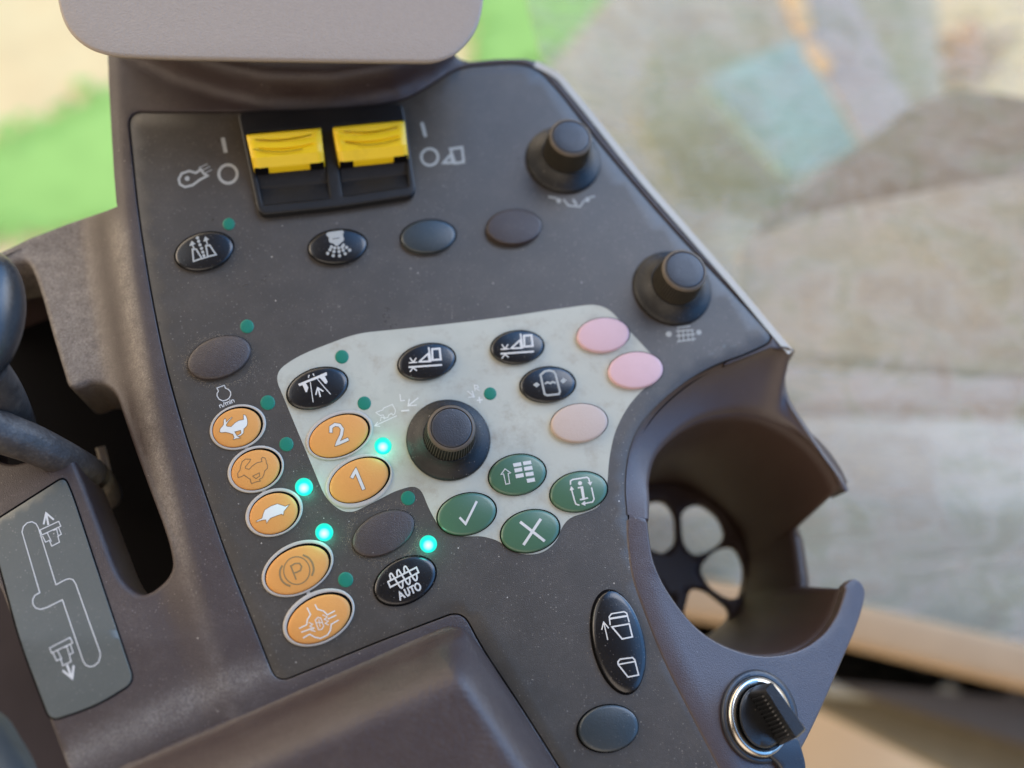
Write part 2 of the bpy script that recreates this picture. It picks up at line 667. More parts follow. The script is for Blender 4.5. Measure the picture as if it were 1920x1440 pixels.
# ================================================================== THE CONSOLE
console = tag(empty('control_console', (0, 0.1, -0.12)),
              'dusty brown plastic armrest control console with grey keypad panel, cup holder and lever slot', 'control console')

OVER = rpoly([(243, 212, 26), (300, 213, 60), (450, 212, 40), (600, 209, 60), (745, 196, 60), (800, 168, 60), (858, 128, 40), (990, 118, 50), (1038, 160, 60),
              (1115, 262, 80), (1250, 420, 60), (1452, 636, 24), (1395, 663, 40), (1340, 682, 60), (1290, 710, 60), (1236, 755, 60),
              (1198, 802, 50), (1179, 850, 50), (1172, 907, 50), (1175, 965, 50), (1185, 1023, 50), (1198, 1082, 60), (1225, 1155, 60),
              (1262, 1240, 60), (1312, 1340, 60), (1370, 1450, 60), (1420, 1540, 10), (1116, 1540, 10), (1055, 1443, 60),
              (985, 1332, 60), (905, 1212, 40), (868, 1140, 34), (720, 1196, 60), (520, 1278, 26), (478, 1170, 60), (430, 1050, 60), (385, 918, 60), (345, 800, 60),
              (312, 680, 60), (285, 545, 60), (262, 400, 60)], step=9)

# ---- panel sheet
bm = bmesh.new()
lp = surf(bm, OVER, [], lambda x, y: 0.0, 24)
skirt(bm, lp[0], [(0.0002, -0.0001), (0.0003, -0.0016)])
panel = link('control_panel', bm, M['film'], console, angle=40)
bm = bmesh.new()
surf(bm, offset(OVER, 10), [], lambda x, y: -0.0022, 60)
link('panel_backing', bm, M['gap'], panel, smooth=False)

KEYP = rpoly([(513, 700, 26), (560, 666, 40), (668, 625, 30), (780, 614, 60), (930, 597, 60), (1060, 577, 60), (1132, 568, 34), (1178, 618, 30), (1250, 695, 26),
              (1190, 742, 40), (1155, 800, 40), (1142, 856, 40), (1138, 920, 26), (1124, 951, 18), (1096, 962, 20), (1068, 970, 18), (1052, 990, 14),
              (1045, 1014, 16), (1020, 1036, 18), (990, 1041, 18), (958, 1034, 16), (936, 1014, 14), (905, 1005, 14), (858, 1006, 18), (826, 992, 16),
              (806, 958, 20), (786, 908, 24), (742, 920, 16), (700, 942, 20), (652, 966, 30), (612, 938, 24)], step=7)
bm = bmesh.new()
lp = surf(bm, KEYP, [], lambda x, y: 0.00006, 20)
skirt(bm, lp[0], [(0.00003, -0.00012)])
keypad = link('keypad_field', bm, M['cream'], panel, smooth=False, label='cream white keypad film, stained')

# ---- housing
ARC_X = [180, 205, 260, 330, 420, 500, 620, 740, 820, 870, 900]
ARC_Y = [92, 96, 122, 158, 188, 205, 207, 186, 152, 112, 90]
CR_Y = [60, 120, 250, 400, 500, 600, 700, 800, 900, 1000, 1100, 1200, 1300, 1540]
CR_X = [226, 226, 232, 242, 254, 270, 288, 308, 331, 356, 384, 415, 450, 520]
H_Y = [60, 250, 400, 470, 700, 900, 1050, 1200, 1540]
H_V = [9, 12, 17, 19, 16, 11, 6, 1.2, 0]


def zA(x, y):
    z = 0.5
    ya = interp(x, ARC_X, ARC_Y)
    if x > 195:
        z += 15.0 * smooth01((ya - y) / 75.0)
    xc = interp(y, CR_Y, CR_X)
    h = interp(y, H_Y, H_V)
    t = (xc - x) / 96.0
    z -= h * smooth01(t) + 0.11 * h * max(0.0, t - 0.9)
    # rounded shoulder of the right hand edge
    if y < 660 and x > 900:
        dd = min(sdist(x, y, SR[i], SR[i + 1]) for i in range(len(SR) - 1))
        if dd < 15:
            z -= 1.9 * (1 - dd / 15.0) ** 1.15
    return z * MM


SR = [(1010, 118), (1048, 139), (1072, 166), (1120, 225), (1200, 325), (1300, 440), (1380, 532), (1440, 604), (1483, 655)]


def sdist(x, y, a, b):
    abx = b[0] - a[0]; aby = b[1] - a[1]
    t = max(0.0, min(1.0, ((x - a[0]) * abx + (y - a[1]) * aby) / (abx * abx + aby * aby)))
    return math.hypot(a[0] + abx * t - x, a[1] + aby * t - y)


gapA = offset(OVER, 6.5)
# housing outline runs from the lower right corner of the sheet up its left side and round the top
ov_i0 = min(range(len(gapA)), key=lambda i: (gapA[i][0] - 1116) ** 2 + (gapA[i][1] - 1540) ** 2)
ov_i1 = min(range(len(gapA)), key=lambda i: (gapA[i][0] - 1357) ** 2 + (gapA[i][1] - 676) ** 2)
nG = len(gapA)
chain = []
i = ov_i0
while i != ov_i1:
    chain.append(gapA[i]); i = (i + 1) % nG
sil = [(1358, 683), (1444, 650), (1483, 655), (1440, 604), (1380, 532), (1300, 440), (1200, 325), (1120, 225), (1072, 166), (1048, 139), (1015, 118), (985, 111), (930, 112), (880, 117), (862, 112),
       (820, 70), (700, 62), (300, 62), (215, 80), (204, 100), (206, 160), (211, 250), (216, 330), (221, 388),
       (200, 396), (130, 420), (60, 447), (0, 476), (-60, 500), (-130, 520), (-130, 860), (-60, 985), (8, 1110), (60, 1250), (98, 1350), (132, 1440), (170, 1540)]
sil_d = []
for i in range(len(sil) - 1):
    a = Vector(sil[i]); b = Vector(sil[i + 1])
    k = max(1, int((b - a).length / 9))
    for j in range(k):
        sil_d.append(tuple(a + (b - a) * (j / k)))
sil_d.append(sil[-1])
bottom = [(170 + k * 20, 1540) for k in range(1, 47)]
chain = [p for p in chain if p[1] < 1538]
OUTA = chain + sil_d + bottom
SLOT = rpoly([(-60, 500, 5), (10, 486, 20), (60, 478, 26), (84, 535, 30), (110, 630, 60), (138, 722, 12), (178, 704, 26), (224, 722, 30), (250, 800, 60), (288, 906, 60),
              (330, 1015, 60), (338, 1080, 50), (270, 1136, 60), (216, 1100, 50), (183, 1010, 60), (152, 926, 60), (121, 850, 14), (60, 872, 40), (10, 884, 40), (-60, 850, 5)], step=8)
PLATE = rpoly([(-20, 985, 8), (120, 896, 12), (135, 930, 30), (200, 1128, 60), (250, 1278, 20), (180, 1322, 60), (95, 1350, 18), (40, 1206, 50)], step=8)

extra = []
for y in range(80, 1530, 9):
    xc = interp(y, CR_Y, CR_X)
    for dx in (-94, -84, -75, -66, -57, -48, -39, -30, -21, -12, -4, 4):
        p = (xc + dx + 0.37, y + 0.41)
        extra.append(p)
ex = np.array(extra)
kk = inpoly(ex[:, 0], ex[:, 1], offset(OUTA, -3)) & ~inpoly(ex[:, 0], ex[:, 1], offset(SLOT, 3))
extra = [tuple(p) for p in ex[kk].tolist()]
bm = bmesh.new()
lps = surf(bm, OUTA, [SLOT], zA, 13, extra)
sk = skirt(bm, lps[0], roll(0.0005, 4, 0.003))
skirt(bm, lps[1], roll(0.0022, 6, 0.030), outward=False)
housing = link('housing', bm, M['housing'], console, angle=50)
wa = housing.data.attributes.new('wear_glint', 'FLOAT', 'POINT')
for i, v in enumerate(housing.data.vertices):
    d = R3.transposed() @ (v.co - CAM)
    x = 960 + FP * d.x / -d.z; y = 720 - FP * d.y / -d.z
    xc = interp(y, CR_Y, CR_X)
    k = 0.75 * smooth01((xc - 50 - x) / 60) * smooth01((820 - y) / 160) * smooth01((y - 385) / 30)
    k = max(k, 0.8 * math.exp(-((x - (xc - 26)) / 17) ** 2) * smooth01((y - 390) / 60) * (1 - 0.75 * smooth01((y - 850) / 300)))  # crest highlight painted into the mask, beside the real shelf dust
    fx = 100 + (1440 - y) * 2.05
    k = max(k, 0.55 * math.exp(-((x - fx) / 70) ** 2) * smooth01((y - 1210) / 60) * (1 if x > 120 else 0))
    wa.data[i].value = k

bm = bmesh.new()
trim = cr([(x - 3.2, y + 2.6) for x, y in SR], sub=8)  # pale ribbon painting the sunlit glare on the housing edge
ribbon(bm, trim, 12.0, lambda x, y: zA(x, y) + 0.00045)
link('edge_glare', bm, M['edge'], console, angle=60, label='pale beige painted glare along the right edge of the console')

# deep outer walls of the console body, below the rim
bm = bmesh.new()
wall_px = [(1478, 655), (1300, 443), (1120, 228), (1068, 170), (1010, 120), (880, 120), (800, 75), (300, 75), (212, 100), (216, 250), (224, 388), (100, 432), (-20, 486), (-130, 525)]
tops = [P(x, y, -0.006 if i < 10 else -0.021) for i, (x, y) in enumerate(wall_px)]
cen = P(700, 700, 0)
tops = [Vector((t.x + (cen.x - t.x) * 0.012, t.y + (cen.y - t.y) * 0.012, t.z)) for t in tops]
prev = None
for t in tops:
    r_ = [bm.verts.new(t), bm.verts.new(Vector((t.x + (cen.x - t.x) * 0.05, t.y + (cen.y - t.y) * 0.05, -0.12)))]
    if prev:
        bm.faces.new((prev[0], r_[0], r_[1], prev[1]))
    prev = r_
link('side_wall', bm, M['housing'], console, angle=30)
# dark tray under the lever slot
bm = bmesh.new()
surf(bm, [(-60, 484), (420, 484), (420, 1200), (235, 1200), (40, 1000), (-60, 900)], [], lambda x, y: -0.075, 200)
link('slot_tray', bm, M['gap'], console, smooth=False)

# ---- shift pattern plate
bm = bmesh.new()
zP = lambda x, y: zA(x, y) + 0.00035
lp = surf(bm, PLATE, [], zP, 18)
skirt(bm, lp[0], [(0.00015, -0.00015), (0.0002, -0.0006)])
plate = link('lever_plate', bm, M['plate_film'], console, angle=40, label='grey plate printed with the lever shift pattern')
bm = bmesh.new()
ribbon(bm, offset(PLATE, 1.8), 4.6, lambda x, y: zA(x, y) + 0.00012, closed=True)
link('plate_gap', bm, M['gap'], plate, smooth=False)
K = Z(0, 940, 4.0)
q = Ink(lambda x, y: zP(x, y) + 0.00006, K)
q.s([(165, 230), (175, 190), (205, 160), (240, 153), (270, 168), (288, 200), (420, 625)], 1.9)
q.s([(420, 625), (490, 588), (520, 580), (548, 588), (568, 620), (660, 880), (750, 1130), (753, 1160), (740, 1205), (705, 1235), (670, 1240), (640, 1225), (622, 1195), (468, 738),
     (350, 797), (305, 810), (268, 800), (246, 770), (246, 735), (262, 705), (298, 685), (165, 230)], 1.9)
q.s([(362, 172), (347, 95)], 3.8); q.s([(328, 168), (345, 88), (400, 135)], 3.4)
q.s([(300, 215), (440, 150), (456, 186), (315, 252)], 1.8, True)
q.s([(320, 262), (342, 306), (370, 292), (388, 336), (446, 306), (434, 262), (460, 246), (440, 198)], 1.8)
q.s([(355, 238), (385, 300)], 1.6); q.s([(425, 212), (438, 262)], 1.6); q.s([(330, 245), (360, 236)], 1.5); q.s([(400, 218), (428, 208)], 1.5)
q.s([(372, 1100), (525, 1022), (545, 1062), (387, 1137)], 1.8, True)
q.s([(396, 1137), (425, 1196), (456, 1180), (470, 1232), (532, 1203), (520, 1150), (548, 1135), (528, 1072)], 1.8)
q.s([(430, 1118), (462, 1180)], 1.6); q.s([(500, 1088), (520, 1150)], 1.6); q.s([(483, 1096), (508, 1086)], 1.5); q.s([(412, 1126), (440, 1114)], 1.5)
q.s([(505, 1232), (538, 1325)], 4.4); q.s([(474, 1272), (542, 1328), (552, 1236)], 4.0)
q.done(plate, M['ink'], 'printed_symbol')

# ---- cup holder
O = [(1180, 965, 0.4), (1177, 907, 0.4), (1184, 848, 0.4), (1203, 802, 0.4), (1241, 757, 0.4), (1295, 714, 0.4), (1358, 683, 0.4), (1444, 652, 0.4), (1483, 655, 0.4), (1469, 684, -8), (1466, 715, -13),
     (1474, 748, -16), (1502, 794, -18), (1540, 850, -20), (1573, 895, -21), (1586, 921, -22)]
I = [(1213, 973, 0.2), (1214, 935, -1.5), (1217, 900, -4), (1230, 855, -8), (1265, 815, -12), (1315, 786, -16), (1373, 775, -19), (1420, 779, -20), (1448, 788, -20), (1468, 797, -20), (1485, 806, -20),
     (1505, 820, -20), (1526, 838, -20.5), (1547, 862, -21), (1564, 888, -21.5), (1576, 914, -22)]
O = [(x - 3.5, y - (1.5 if y < 830 else 0), z) if i < 7 else (x, y, z) for i, (x, y, z) in enumerate(O)]
I = [(x + (3.5 if i < 2 else 0), y, z) for i, (x, y, z) in enumerate(I)]
Oc = cr(O, sub=4); Ic = cr(I, sub=4)
bm = bmesh.new()
rows = []
NS = 14
for k in range(NS + 1):
    s = k / NS
    row = []
    for a, b in zip(Oc, Ic):
        drop = b[2] - a[2]
        e = s ** 0.75
        z = a[2] + drop * e
        if s > 0.85:
            z -= 1.2 * ((s - 0.85) / 0.15) ** 2
        row.append(bm.verts.new(P(a[0] + (b[0] - a[0]) * s, a[1] + (b[1] - a[1]) * s, z * MM)))
    rows.append(row)
for k in range(NS):
    for i in range(len(rows[0]) - 1):
        bm.faces.new((rows[k][i], rows[k][i + 1], rows[k + 1][i + 1], rows[k + 1][i]))
# outer lip of the horn
prev = rows[0]
lip = rows[0][32:]
pl = lip
for off, dz in [(0.0012, -0.0005), (0.0026, -0.0018), (0.0036, -0.004), (0.0040, -0.008), (0.0036, -0.020)]:
    cur = []
    for i, v in enumerate(lip):
        d = (v.co - P(1395, 960, v.co.z)); d.z = 0
        d = Vector((1, 0.35, 0)).normalized()
        cur.append(bm.verts.new(v.co + d * off + Vector((0, 0, dz))))
    for i in range(len(lip) - 1):
        bm.faces.new((pl[i], pl[i + 1], cur[i + 1], cur[i]))
    pl = cur
cup = link('cup_holder', bm, M['cup'], console, angle=60, label='round brown cup holder with a mug handle notch on its right')

IB = [(1213, 973), (1218, 1015), (1226, 1056), (1248, 1104), (1286, 1157), (1323, 1192), (1373, 1218), (1432, 1231), (1494, 1222), (1540, 1194), (1567, 1158), (1580, 1125), (1587, 1100)]
IBc = cr(IB, sub=5)
IBc = [(x + (x - 1395) / math.hypot(x - 1395, y - 1000) * 3.5, y + (y - 1000) / math.hypot(x - 1395, y - 1000) * 3.5) for x, y in IBc]
SILB = cr([(1587, 1100), (1600, 1090), (1612, 1094), (1619, 1112), (1612, 1145), (1598, 1185), (1572, 1245), (1545, 1308), (1512, 1378), (1478, 1440), (1440, 1510), (1424, 1540)], sub=6)
gB = [p for p in cr([(1398, 1540), (1357, 1450), (1300, 1340), (1250, 1240), (1215, 1155), (1190, 1082), (1181, 1023), (1179, 985), (1180, 965)], sub=8)]
regB = IBc[:-1] + SILB + [(x, 1540) for x in (1415, 1407)] + gB


GAP_Y = [900, 1023, 1082, 1155, 1240, 1340, 1450, 1540]
GAP_X = [1215, 1215, 1200, 1222, 1258, 1308, 1366, 1410]


def zB(x, y):
    return (0.4 - 0.055 * max(0.0, x - interp(y, GAP_Y, GAP_X) - 22)) * MM


bm = bmesh.new()
lp = surf(bm, regB, [], zB, 14)
loop = lp[0]
yh = P(1195, 976, 0).y
skirt(bm, loop, roll(0.0009, 5, 0.004), held=lambda c: c.y > yh)
link('cup_rim', bm, M['cup'], cup, angle=60)

# inner wall of the cup, with the notch between the two horns
ZBOT = -0.095
cC = P(1392, 965, 0); cC.z = 0
bC = P(1250, 1058, ZBOT)
tip0 = P(1576, 914, -22 * MM); tip1 = P(1587, 1100, -20 * MM)
cols = [P(a, b, (c - 1.2) * MM) for a, b, c in Ic]
n_c = len(cols)
notch = []
na = P(1488, 996, -0.062); nb_ = P(1503, 1099, -0.057)
for k in range(9):
    notch.append(na.lerp(nb_, k / 8))
low = [P(a, b, zB(a, b) - 0.0045) for a, b in IBc]
low = [Vector((p.x + (cC.x - p.x) * 0.02, p.y + (cC.y - p.y) * 0.02, p.z)) for p in low]
ring = cols + notch + low[::-1][1:-1]
bm = bmesh.new()
rad = 0.040
prev = None
NR = 12
allr = []
for k in range(NR + 1):
    t = k / NR
    cur = []
    for p in ring:
        ang = math.atan2(p.y - cC.y, p.x - cC.x)
        q_ = bC + Vector((math.cos(ang), math.sin(ang), 0)) * rad * 0.93
        e = t ** 0.85
        if t > 0.9:
            pass
        cur.append(bm.verts.new(Vector((p.x + (q_.x - p.x) * e, p.y + (q_.y - p.y) * e, p.z + (ZBOT - p.z) * t))))
    if prev:
        for i in range(len(cur)):
            j = (i + 1) % len(cur)
            bm.faces.new((prev[i], prev[j], cur[j], cur[i]))
    prev = cur
well = link('cup_well', bm, M['well'], cup, angle=50)
sm = well.modifiers.new('thickness', 'SOLIDIFY'); sm.thickness = 0.006; sm.offset = 1.0
# holed floor of the cup
bm = bmesh.new()
fo = []
for k in range(60):
    a = 2 * math.pi * k / 60
    w_ = bC + Vector((math.cos(a), math.sin(a), 0)) * rad * 1.02
    v = R3.transposed() @ (w_ - CAM)
    fo.append((960 + FP * v.x / -v.z, 720 - FP * v.y / -v.z))
pet = [rpoly([(1206, 946, 12), (1242, 940, 18), (1262, 968, 16), (1264, 1022, 14), (1238, 1042, 12), (1204, 1026, 10)], step=5),
       rpoly([(1273, 962, 14), (1306, 944, 20), (1345, 972, 24), (1358, 1012, 18), (1326, 1036, 20), (1296, 1046, 16), (1276, 1020, 18)], step=5),
       rpoly([(1306, 1068, 16), (1334, 1034, 20), (1374, 1024, 22), (1392, 1066, 24), (1394, 1114, 18), (1366, 1128, 18), (1326, 1104, 20)], step=5),
       rpoly([(1290, 1104, 14), (1318, 1108, 16), (1366, 1146, 18), (1358, 1180, 16), (1314, 1204, 16), (1276, 1160, 20)], step=5),
       rpoly([(1180, 1110, 12), (1230, 1098, 14), (1262, 1130, 16), (1262, 1180, 14), (1210, 1180, 12)], step=5)]
surf(bm, fo, pet, lambda x, y: ZBOT + 0.001, 14)
fl = link('cup_floor', bm, M['well'], cup, angle=50)
sm = fl.modifiers.new('thickness', 'SOLIDIFY'); sm.thickness = 0.003; sm.offset = -1

# ---- buttons
ZA_ = Z(320, 410, 13.714)
b, ink = button(console, (383, 471, 54, 36, 15), M['black'], 'black oval button, two swath cones with arrows symbol', h=2.6)
q = ink(ZA_)
q.s([(560, 790), (655, 785), (800, 1020), (590, 1095)], 3.2, True)
q.s([(905, 695), (1005, 685), (1165, 925), (955, 975)], 3.2, True)
q.s([(800, 1030), (950, 985)], 2.6)
for c in [(690, 495), (720, 582), (755, 672), (795, 765), (825, 860), (855, 950)]: q.dot(c, 3.0)
q.f([(540, 565), (478, 705), (550, 690), (640, 650)]); q.s([(560, 680), (600, 760)], 2.6)
q.f([(885, 455), (838, 590), (915, 575), (990, 530)]); q.s([(920, 570), (940, 650)], 2.6)
q.done(b, M['ink_dim'])

b, ink = button(console, (633, 462, 54, 32, 6), M['black'], 'black oval button, spraying nozzle symbol', h=2.8)
q = ink(Z(570, 425, 14.77))
q.f([(615, 200), (680, 150), (1070, 100), (1105, 150), (1075, 230), (1110, 330), (1090, 400), (1020, 450), (930, 540), (880, 530), (800, 460), (730, 450), (690, 400), (680, 290), (620, 240)],
    holes=[[(790, 350), (985, 320), (985, 300), (790, 330)]])
for c in [(760, 560), (720, 640), (655, 740), (850, 590), (830, 690), (810, 800), (960, 590), (972, 690), (985, 805), (1060, 560), (1085, 650), (1140, 748), (1090, 510), (1180, 575), (1265, 650)]: q.dot(c, 3.1)
q.done(b, M['ink_dim'])

button(console, (803, 443, 51, 31, 5), M['slate'], 'blank slate button in the top row', h=2.8)
button(console, (964, 425, 52, 33, 3), M['brown'], 'blank brown button in the top row', h=3.0, gapw=1.015)
button(console, (411, 670, 59, 41, 20), M['brown'], 'blank brown button near the left panel edge', h=2.8, dome=0.9, gapw=1.015)
button(console, (719, 1000, 58, 44, 27), M['brown'], 'blank brown button above the auger button', h=2.0, gapw=1.015)

b, ink = button(console, (595, 728, 56, 39, 19), M['black'], 'black oval button, gantry over tramlines symbol', h=2.4)
q = ink(Z(340, 580, 4.5))
q.f([(985, 630), (1225, 530), (1230, 555), (1210, 565), (1235, 610), (1222, 630), (1208, 622), (1170, 578), (1050, 622), (1072, 660), (1060, 700), (1048, 698), (1022, 640), (995, 648)])
q.s([(1088, 615), (1100, 700), (1112, 782)], 1.6); q.s([(1150, 590), (1200, 650), (1258, 715)], 1.6)
q.s([(1078, 555), (1072, 575)], 2.0); q.s([(1112, 545), (1120, 560)], 2.0)
q.s([(1172, 735), (1155, 668)], 2.8); q.s([(1135, 718), (1150, 662), (1195, 690)], 2.8)
q.done(b, M['ink'])

ZC = Z(390, 720, 12.0)
OR = M['orange']
b, ink = button(console, (444, 802, 45, 36.5, 19), OR, 'orange button with a solid white running hare', bez=(446, 801, 53, 43, 19), h=1.9, gapw=1.06, gapoff=(1.6, -1.2))
hare = [(262, 1078), (272, 1005), (320, 955), (350, 915), (352, 820), (385, 765), (405, 800), (405, 860), (470, 800), (535, 742), (545, 758), (450, 850), (408, 925), (430, 952), (520, 960), (610, 870), (690, 822), (800, 800),
        (796, 690), (835, 695), (862, 730), (885, 800), (890, 890), (870, 950), (805, 1010), (802, 1100), (740, 1160), (665, 1180), (740, 1218), (640, 1228), (560, 1252), (590, 1205), (560, 1130), (470, 1100), (400, 1085), (300, 1095)]
hh = [(600, 1075), (735, 1042), (745, 1105), (655, 1165)]
q = ink(ZC); q.f(hare, holes=[hh]); q.done(b, M['ink_pale'])
q = ink(ZC); q.lift = 0.00003; q.s(hare, 0.9, True); q.s(hh, 0.9, True); q.done(b, M['ink_line'], 'symbol_outline')
ZD = Z(420, 835, 8.0)
b, ink = button(console, (479, 881, 45, 37.5, 22), OR, 'orange button with an outlined running hare', bez=(479.5, 880, 53, 44.5, 22), h=1.9, gapw=1.06, gapoff=(1.6, -1.2))
q = ink(ZD)
q.s([(210, 480), (203, 420), (240, 370), (252, 300), (275, 240), (320, 205), (400, 208), (380, 250), (320, 320), (322, 345), (375, 360), (430, 305), (490, 262), (570, 243), (558, 200), (580, 178), (615, 190), (632, 225),
     (635, 262), (655, 300), (650, 345), (610, 385), (598, 440), (575, 485), (530, 510), (545, 535), (480, 548), (415, 575), (400, 545), (395, 510), (350, 482), (300, 445), (250, 475)], 1.3, True)
q.s([(430, 460), (530, 412), (535, 460), (480, 500)], 1.2, True)
q.done(b, M['ink_line'])
b, ink = button(console, (513, 963, 45, 38.5, 25), OR, 'orange button with a white tortoise', bez=(514, 961, 54, 46, 25), h=1.9, gapw=1.06, gapoff=(1.6, -1.2))
tort = [(478, 1152), (490, 1130), (570, 1092), (590, 1020), (612, 968), (700, 912), (800, 875), (920, 915), (990, 880), (940, 940), (900, 990), (890, 1048), (862, 1030), (700, 1090), (665, 1130), (640, 1172), (628, 1115), (560, 1125)]
q = ink(ZD); q.f(tort); q.done(b, M['ink_pale'])
q = ink(ZD); q.lift = 0.00003; q.s(tort, 0.9, True); q.done(b, M['ink_line'], 'symbol_outline')
ZE = Z(490, 1010, 6.857)
b, ink = button(console, (557.5, 1069, 59, 46, 27), OR, 'orange button with a letter P in brake brackets', bez=(558, 1066, 67.5, 54, 28), h=1.9, gapw=1.055, gapoff=(1.0, -2.0))
q = ink(ZE)
q.s(circ((455, 410), 168, 178, n=40), 2.1, True)
q.s([(266, 350), (238, 420), (250, 510), (300, 575), (366, 608)], 3.4, curve=True)
q.s([(542, 212), (612, 250), (658, 320), (672, 400), (652, 470)], 3.4, curve=True)
q.s([(378, 352), (445, 520)], 2.6)
q.s([(378, 352), (430, 320), (490, 316), (518, 355), (505, 405), (460, 430), (418, 442)], 2.6)
q.done(b, M['ink_dark'])
b, ink = button(console, (598, 1161, 58.5, 46.5, 29), OR, 'orange button with a differential axle symbol', bez=(597.5, 1158, 67.5, 55, 29), h=1.9, gapw=1.055, gapoff=(1.0, -2.0))
q = ink(ZE)
q.s([(590, 890), (632, 975), (592, 1040), (582, 1108), (490, 1152)], 2.2)
q.s([(518, 1202), (650, 1155)], 2.2)
q.s([(540, 1275), (622, 1228), (690, 1268), (760, 1282), (850, 1240), (888, 1180), (900, 1100), (990, 1048)], 2.2)
q.s([(692, 850), (722, 908), (800, 930), (850, 980), (942, 930)], 2.2)
q.s([(860, 1032), (960, 985)], 2.2)
q.s([(610, 1078), (662, 1100), (620, 1128), (682, 1150), (640, 1178), (695, 1192)], 1.5)
q.s([(790, 980), (850, 1008), (808, 1038), (862, 1060), (820, 1088), (862, 1108)], 1.5)
q.s([(692, 1050), (725, 1012), (765, 1020), (802, 1125), (775, 1168), (735, 1172)], 1.6, True)
q.s([(705, 1080), (785, 1080)], 1.3); q.s([(740, 1040), (755, 1130)], 1.3)
q.done(b, M['ink_pale'])
# pale bridges between neighbouring bezels belong to the panel print
q = Ink(lambda x, y: 0.00016)
for ln in ([(461, 838), (466, 846)], [(494, 920), (501, 930)], [(577, 1108), (580, 1118)]):
    q = Ink(lambda x, y: 0.00016)
    q.s(ln, 7); q.done(panel, M['bezel'], 'bezel_bridge')

b, ink = button(console, (635, 817.5, 55, 40, 22), OR, 'orange button with the number 2', bez=(636.5, 816, 63, 47, 22), h=1.9, gapw=1.05, gapoff=(1.5, -0.5))
two = [(1262, 1032), (1262, 995), (1295, 972), (1335, 978), (1358, 1010), (1350, 1060), (1312, 1138), (1402, 1098)]
q = ink(Z(340, 580, 4.5)); q.s(two, 7.6); q.done(b, M['ink_line'], 'symbol_outline')
q = ink(Z(340, 580, 4.5)); q.lift = 0.00005; q.s(two, 5.4); q.done(b, M['ink'])
b, ink = button(console, (673, 900.5, 55, 42, 25), OR, 'orange button with the number 1', bez=(673.5, 902, 63.5, 51, 25), h=1.9, gapw=1.05, gapoff=(1.5, -0.5))
one = [(1062, 130), (1088, 82), (1142, 212)]
q = ink(Z(380, 860, 3.79)); q.s(one, 8.0); q.done(b, M['ink_line'], 'symbol_outline')
q = ink(Z(380, 860, 3.79)); q.lift = 0.00005; q.s(one, 5.8); q.done(b, M['ink'])
q = Ink(lambda x, y: 0.00022)
q.s([(652, 857), (657, 862)], 8); q.done(panel, M['bezel'], 'bezel_bridge')

b, ink = button(console, (759.5, 1089, 57, 46, 28), M['black'], 'black oval button with an auger symbol and the word AUTO', h=1.9)
q = ink(Z(690, 1035, 13.714))
q.s([(515, 765), (1245, 395), (1300, 525), (575, 905)], 3.0, True)
q.s([(590, 715), (560, 600), (595, 550), (660, 630), (760, 800), (830, 905), (880, 920), (895, 850), (885, 740)], 3.0, curve=True)
q.s([(765, 640), (742, 510), (782, 458), (840, 540), (940, 700), (1010, 810), (1060, 830), (1080, 760), (1060, 650)], 3.0, curve=True)
q.s([(940, 530), (925, 410), (962, 368), (1020, 440), (1110, 590), (1190, 710), (1240, 730), (1262, 660), (1240, 565)], 3.0, curve=True)
q.s([(832, 1235), (812, 1030), (950, 1165)], 3.0); q.s([(828, 1150), (895, 1112)], 2.6)
q.s([(932, 965), (985, 1085), (1025, 1125), (1065, 1100), (1068, 1040), (1015, 925)], 3.0)
q.s([(1062, 912), (1165, 862)], 3.0); q.s([(1112, 890), (1172, 1052)], 3.0)
q.s(circ((1277, 897), 66, 92, 20), 3.0, True)
q.done(b, M['ink'])

ZH = Z(740, 600, 5.486)


def k_icon(q, dx, dy):
    T = lambda pts: [(x + dx, y + dy) for x, y in pts]
    q.s(T([(385, 300), (462, 294), (475, 405), (390, 412)]), 3.8, True)
    q.s(T([(252, 430), (345, 345), (358, 425)]), 3.2, True)
    q.s(T([(350, 285), (372, 425)]), 3.0)
    q.s(T([(150, 485), (482, 462)]), 3.4)
    q.s(T([(150, 440), (228, 434)]), 2.4); q.s(T([(190, 436), (160, 392)]), 2.4); q.s(T([(190, 436), (220, 392)]), 2.4)
    q.s(T([(190, 490), (160, 530)]), 2.4); q.s(T([(190, 490), (225, 520)]), 2.4)


b, ink = button(console, (800, 678, 53, 34, 11), M['black'], 'black oval button, header height symbol, above the big knob', h=2.6)
q = ink(ZH); k_icon(q, 0, 0); q.done(b, M['ink'])
b, ink = button(console, (970, 651, 49, 31, 5), M['black'], 'black oval button, header height symbol, farther right in the row', h=2.6)
q = ink(ZH); k_icon(q, 945, -138); q.done(b, M['ink'])
b, ink = button(console, (1027, 721, 51, 33, 4), M['black'], 'black oval button, tank symbol with side arrows', h=2.6)
q = ink(ZH)
q.s([(1500, 565), (1540, 530), (1590, 518), (1635, 530), (1655, 560), (1700, 735), (1690, 762), (1565, 775), (1542, 760)], 4.0, True)
q.s([(1550, 652), (1575, 640), (1600, 652), (1625, 636), (1650, 645)], 3.6)
q.f([(1420, 665), (1460, 640), (1495, 665), (1460, 695)]); q.f([(1770, 620), (1735, 595), (1702, 630), (1735, 655)])
q.done(b, M['ink_dim'])

button(console, (1131, 628, 49, 32, 5), M['pink'], 'pink blank button, upper one of the pink pair', h=2.6, gapw=1.03)
button(console, (1192, 694, 51, 34, 4), M['pink'], 'pink blank button, lower one of the pink pair', h=2.6, gapw=1.03)
button(console, (1086, 793, 53, 36, 6), M['blush'], 'beige pink blank button below the tank button', h=2.6, gapw=1.03)

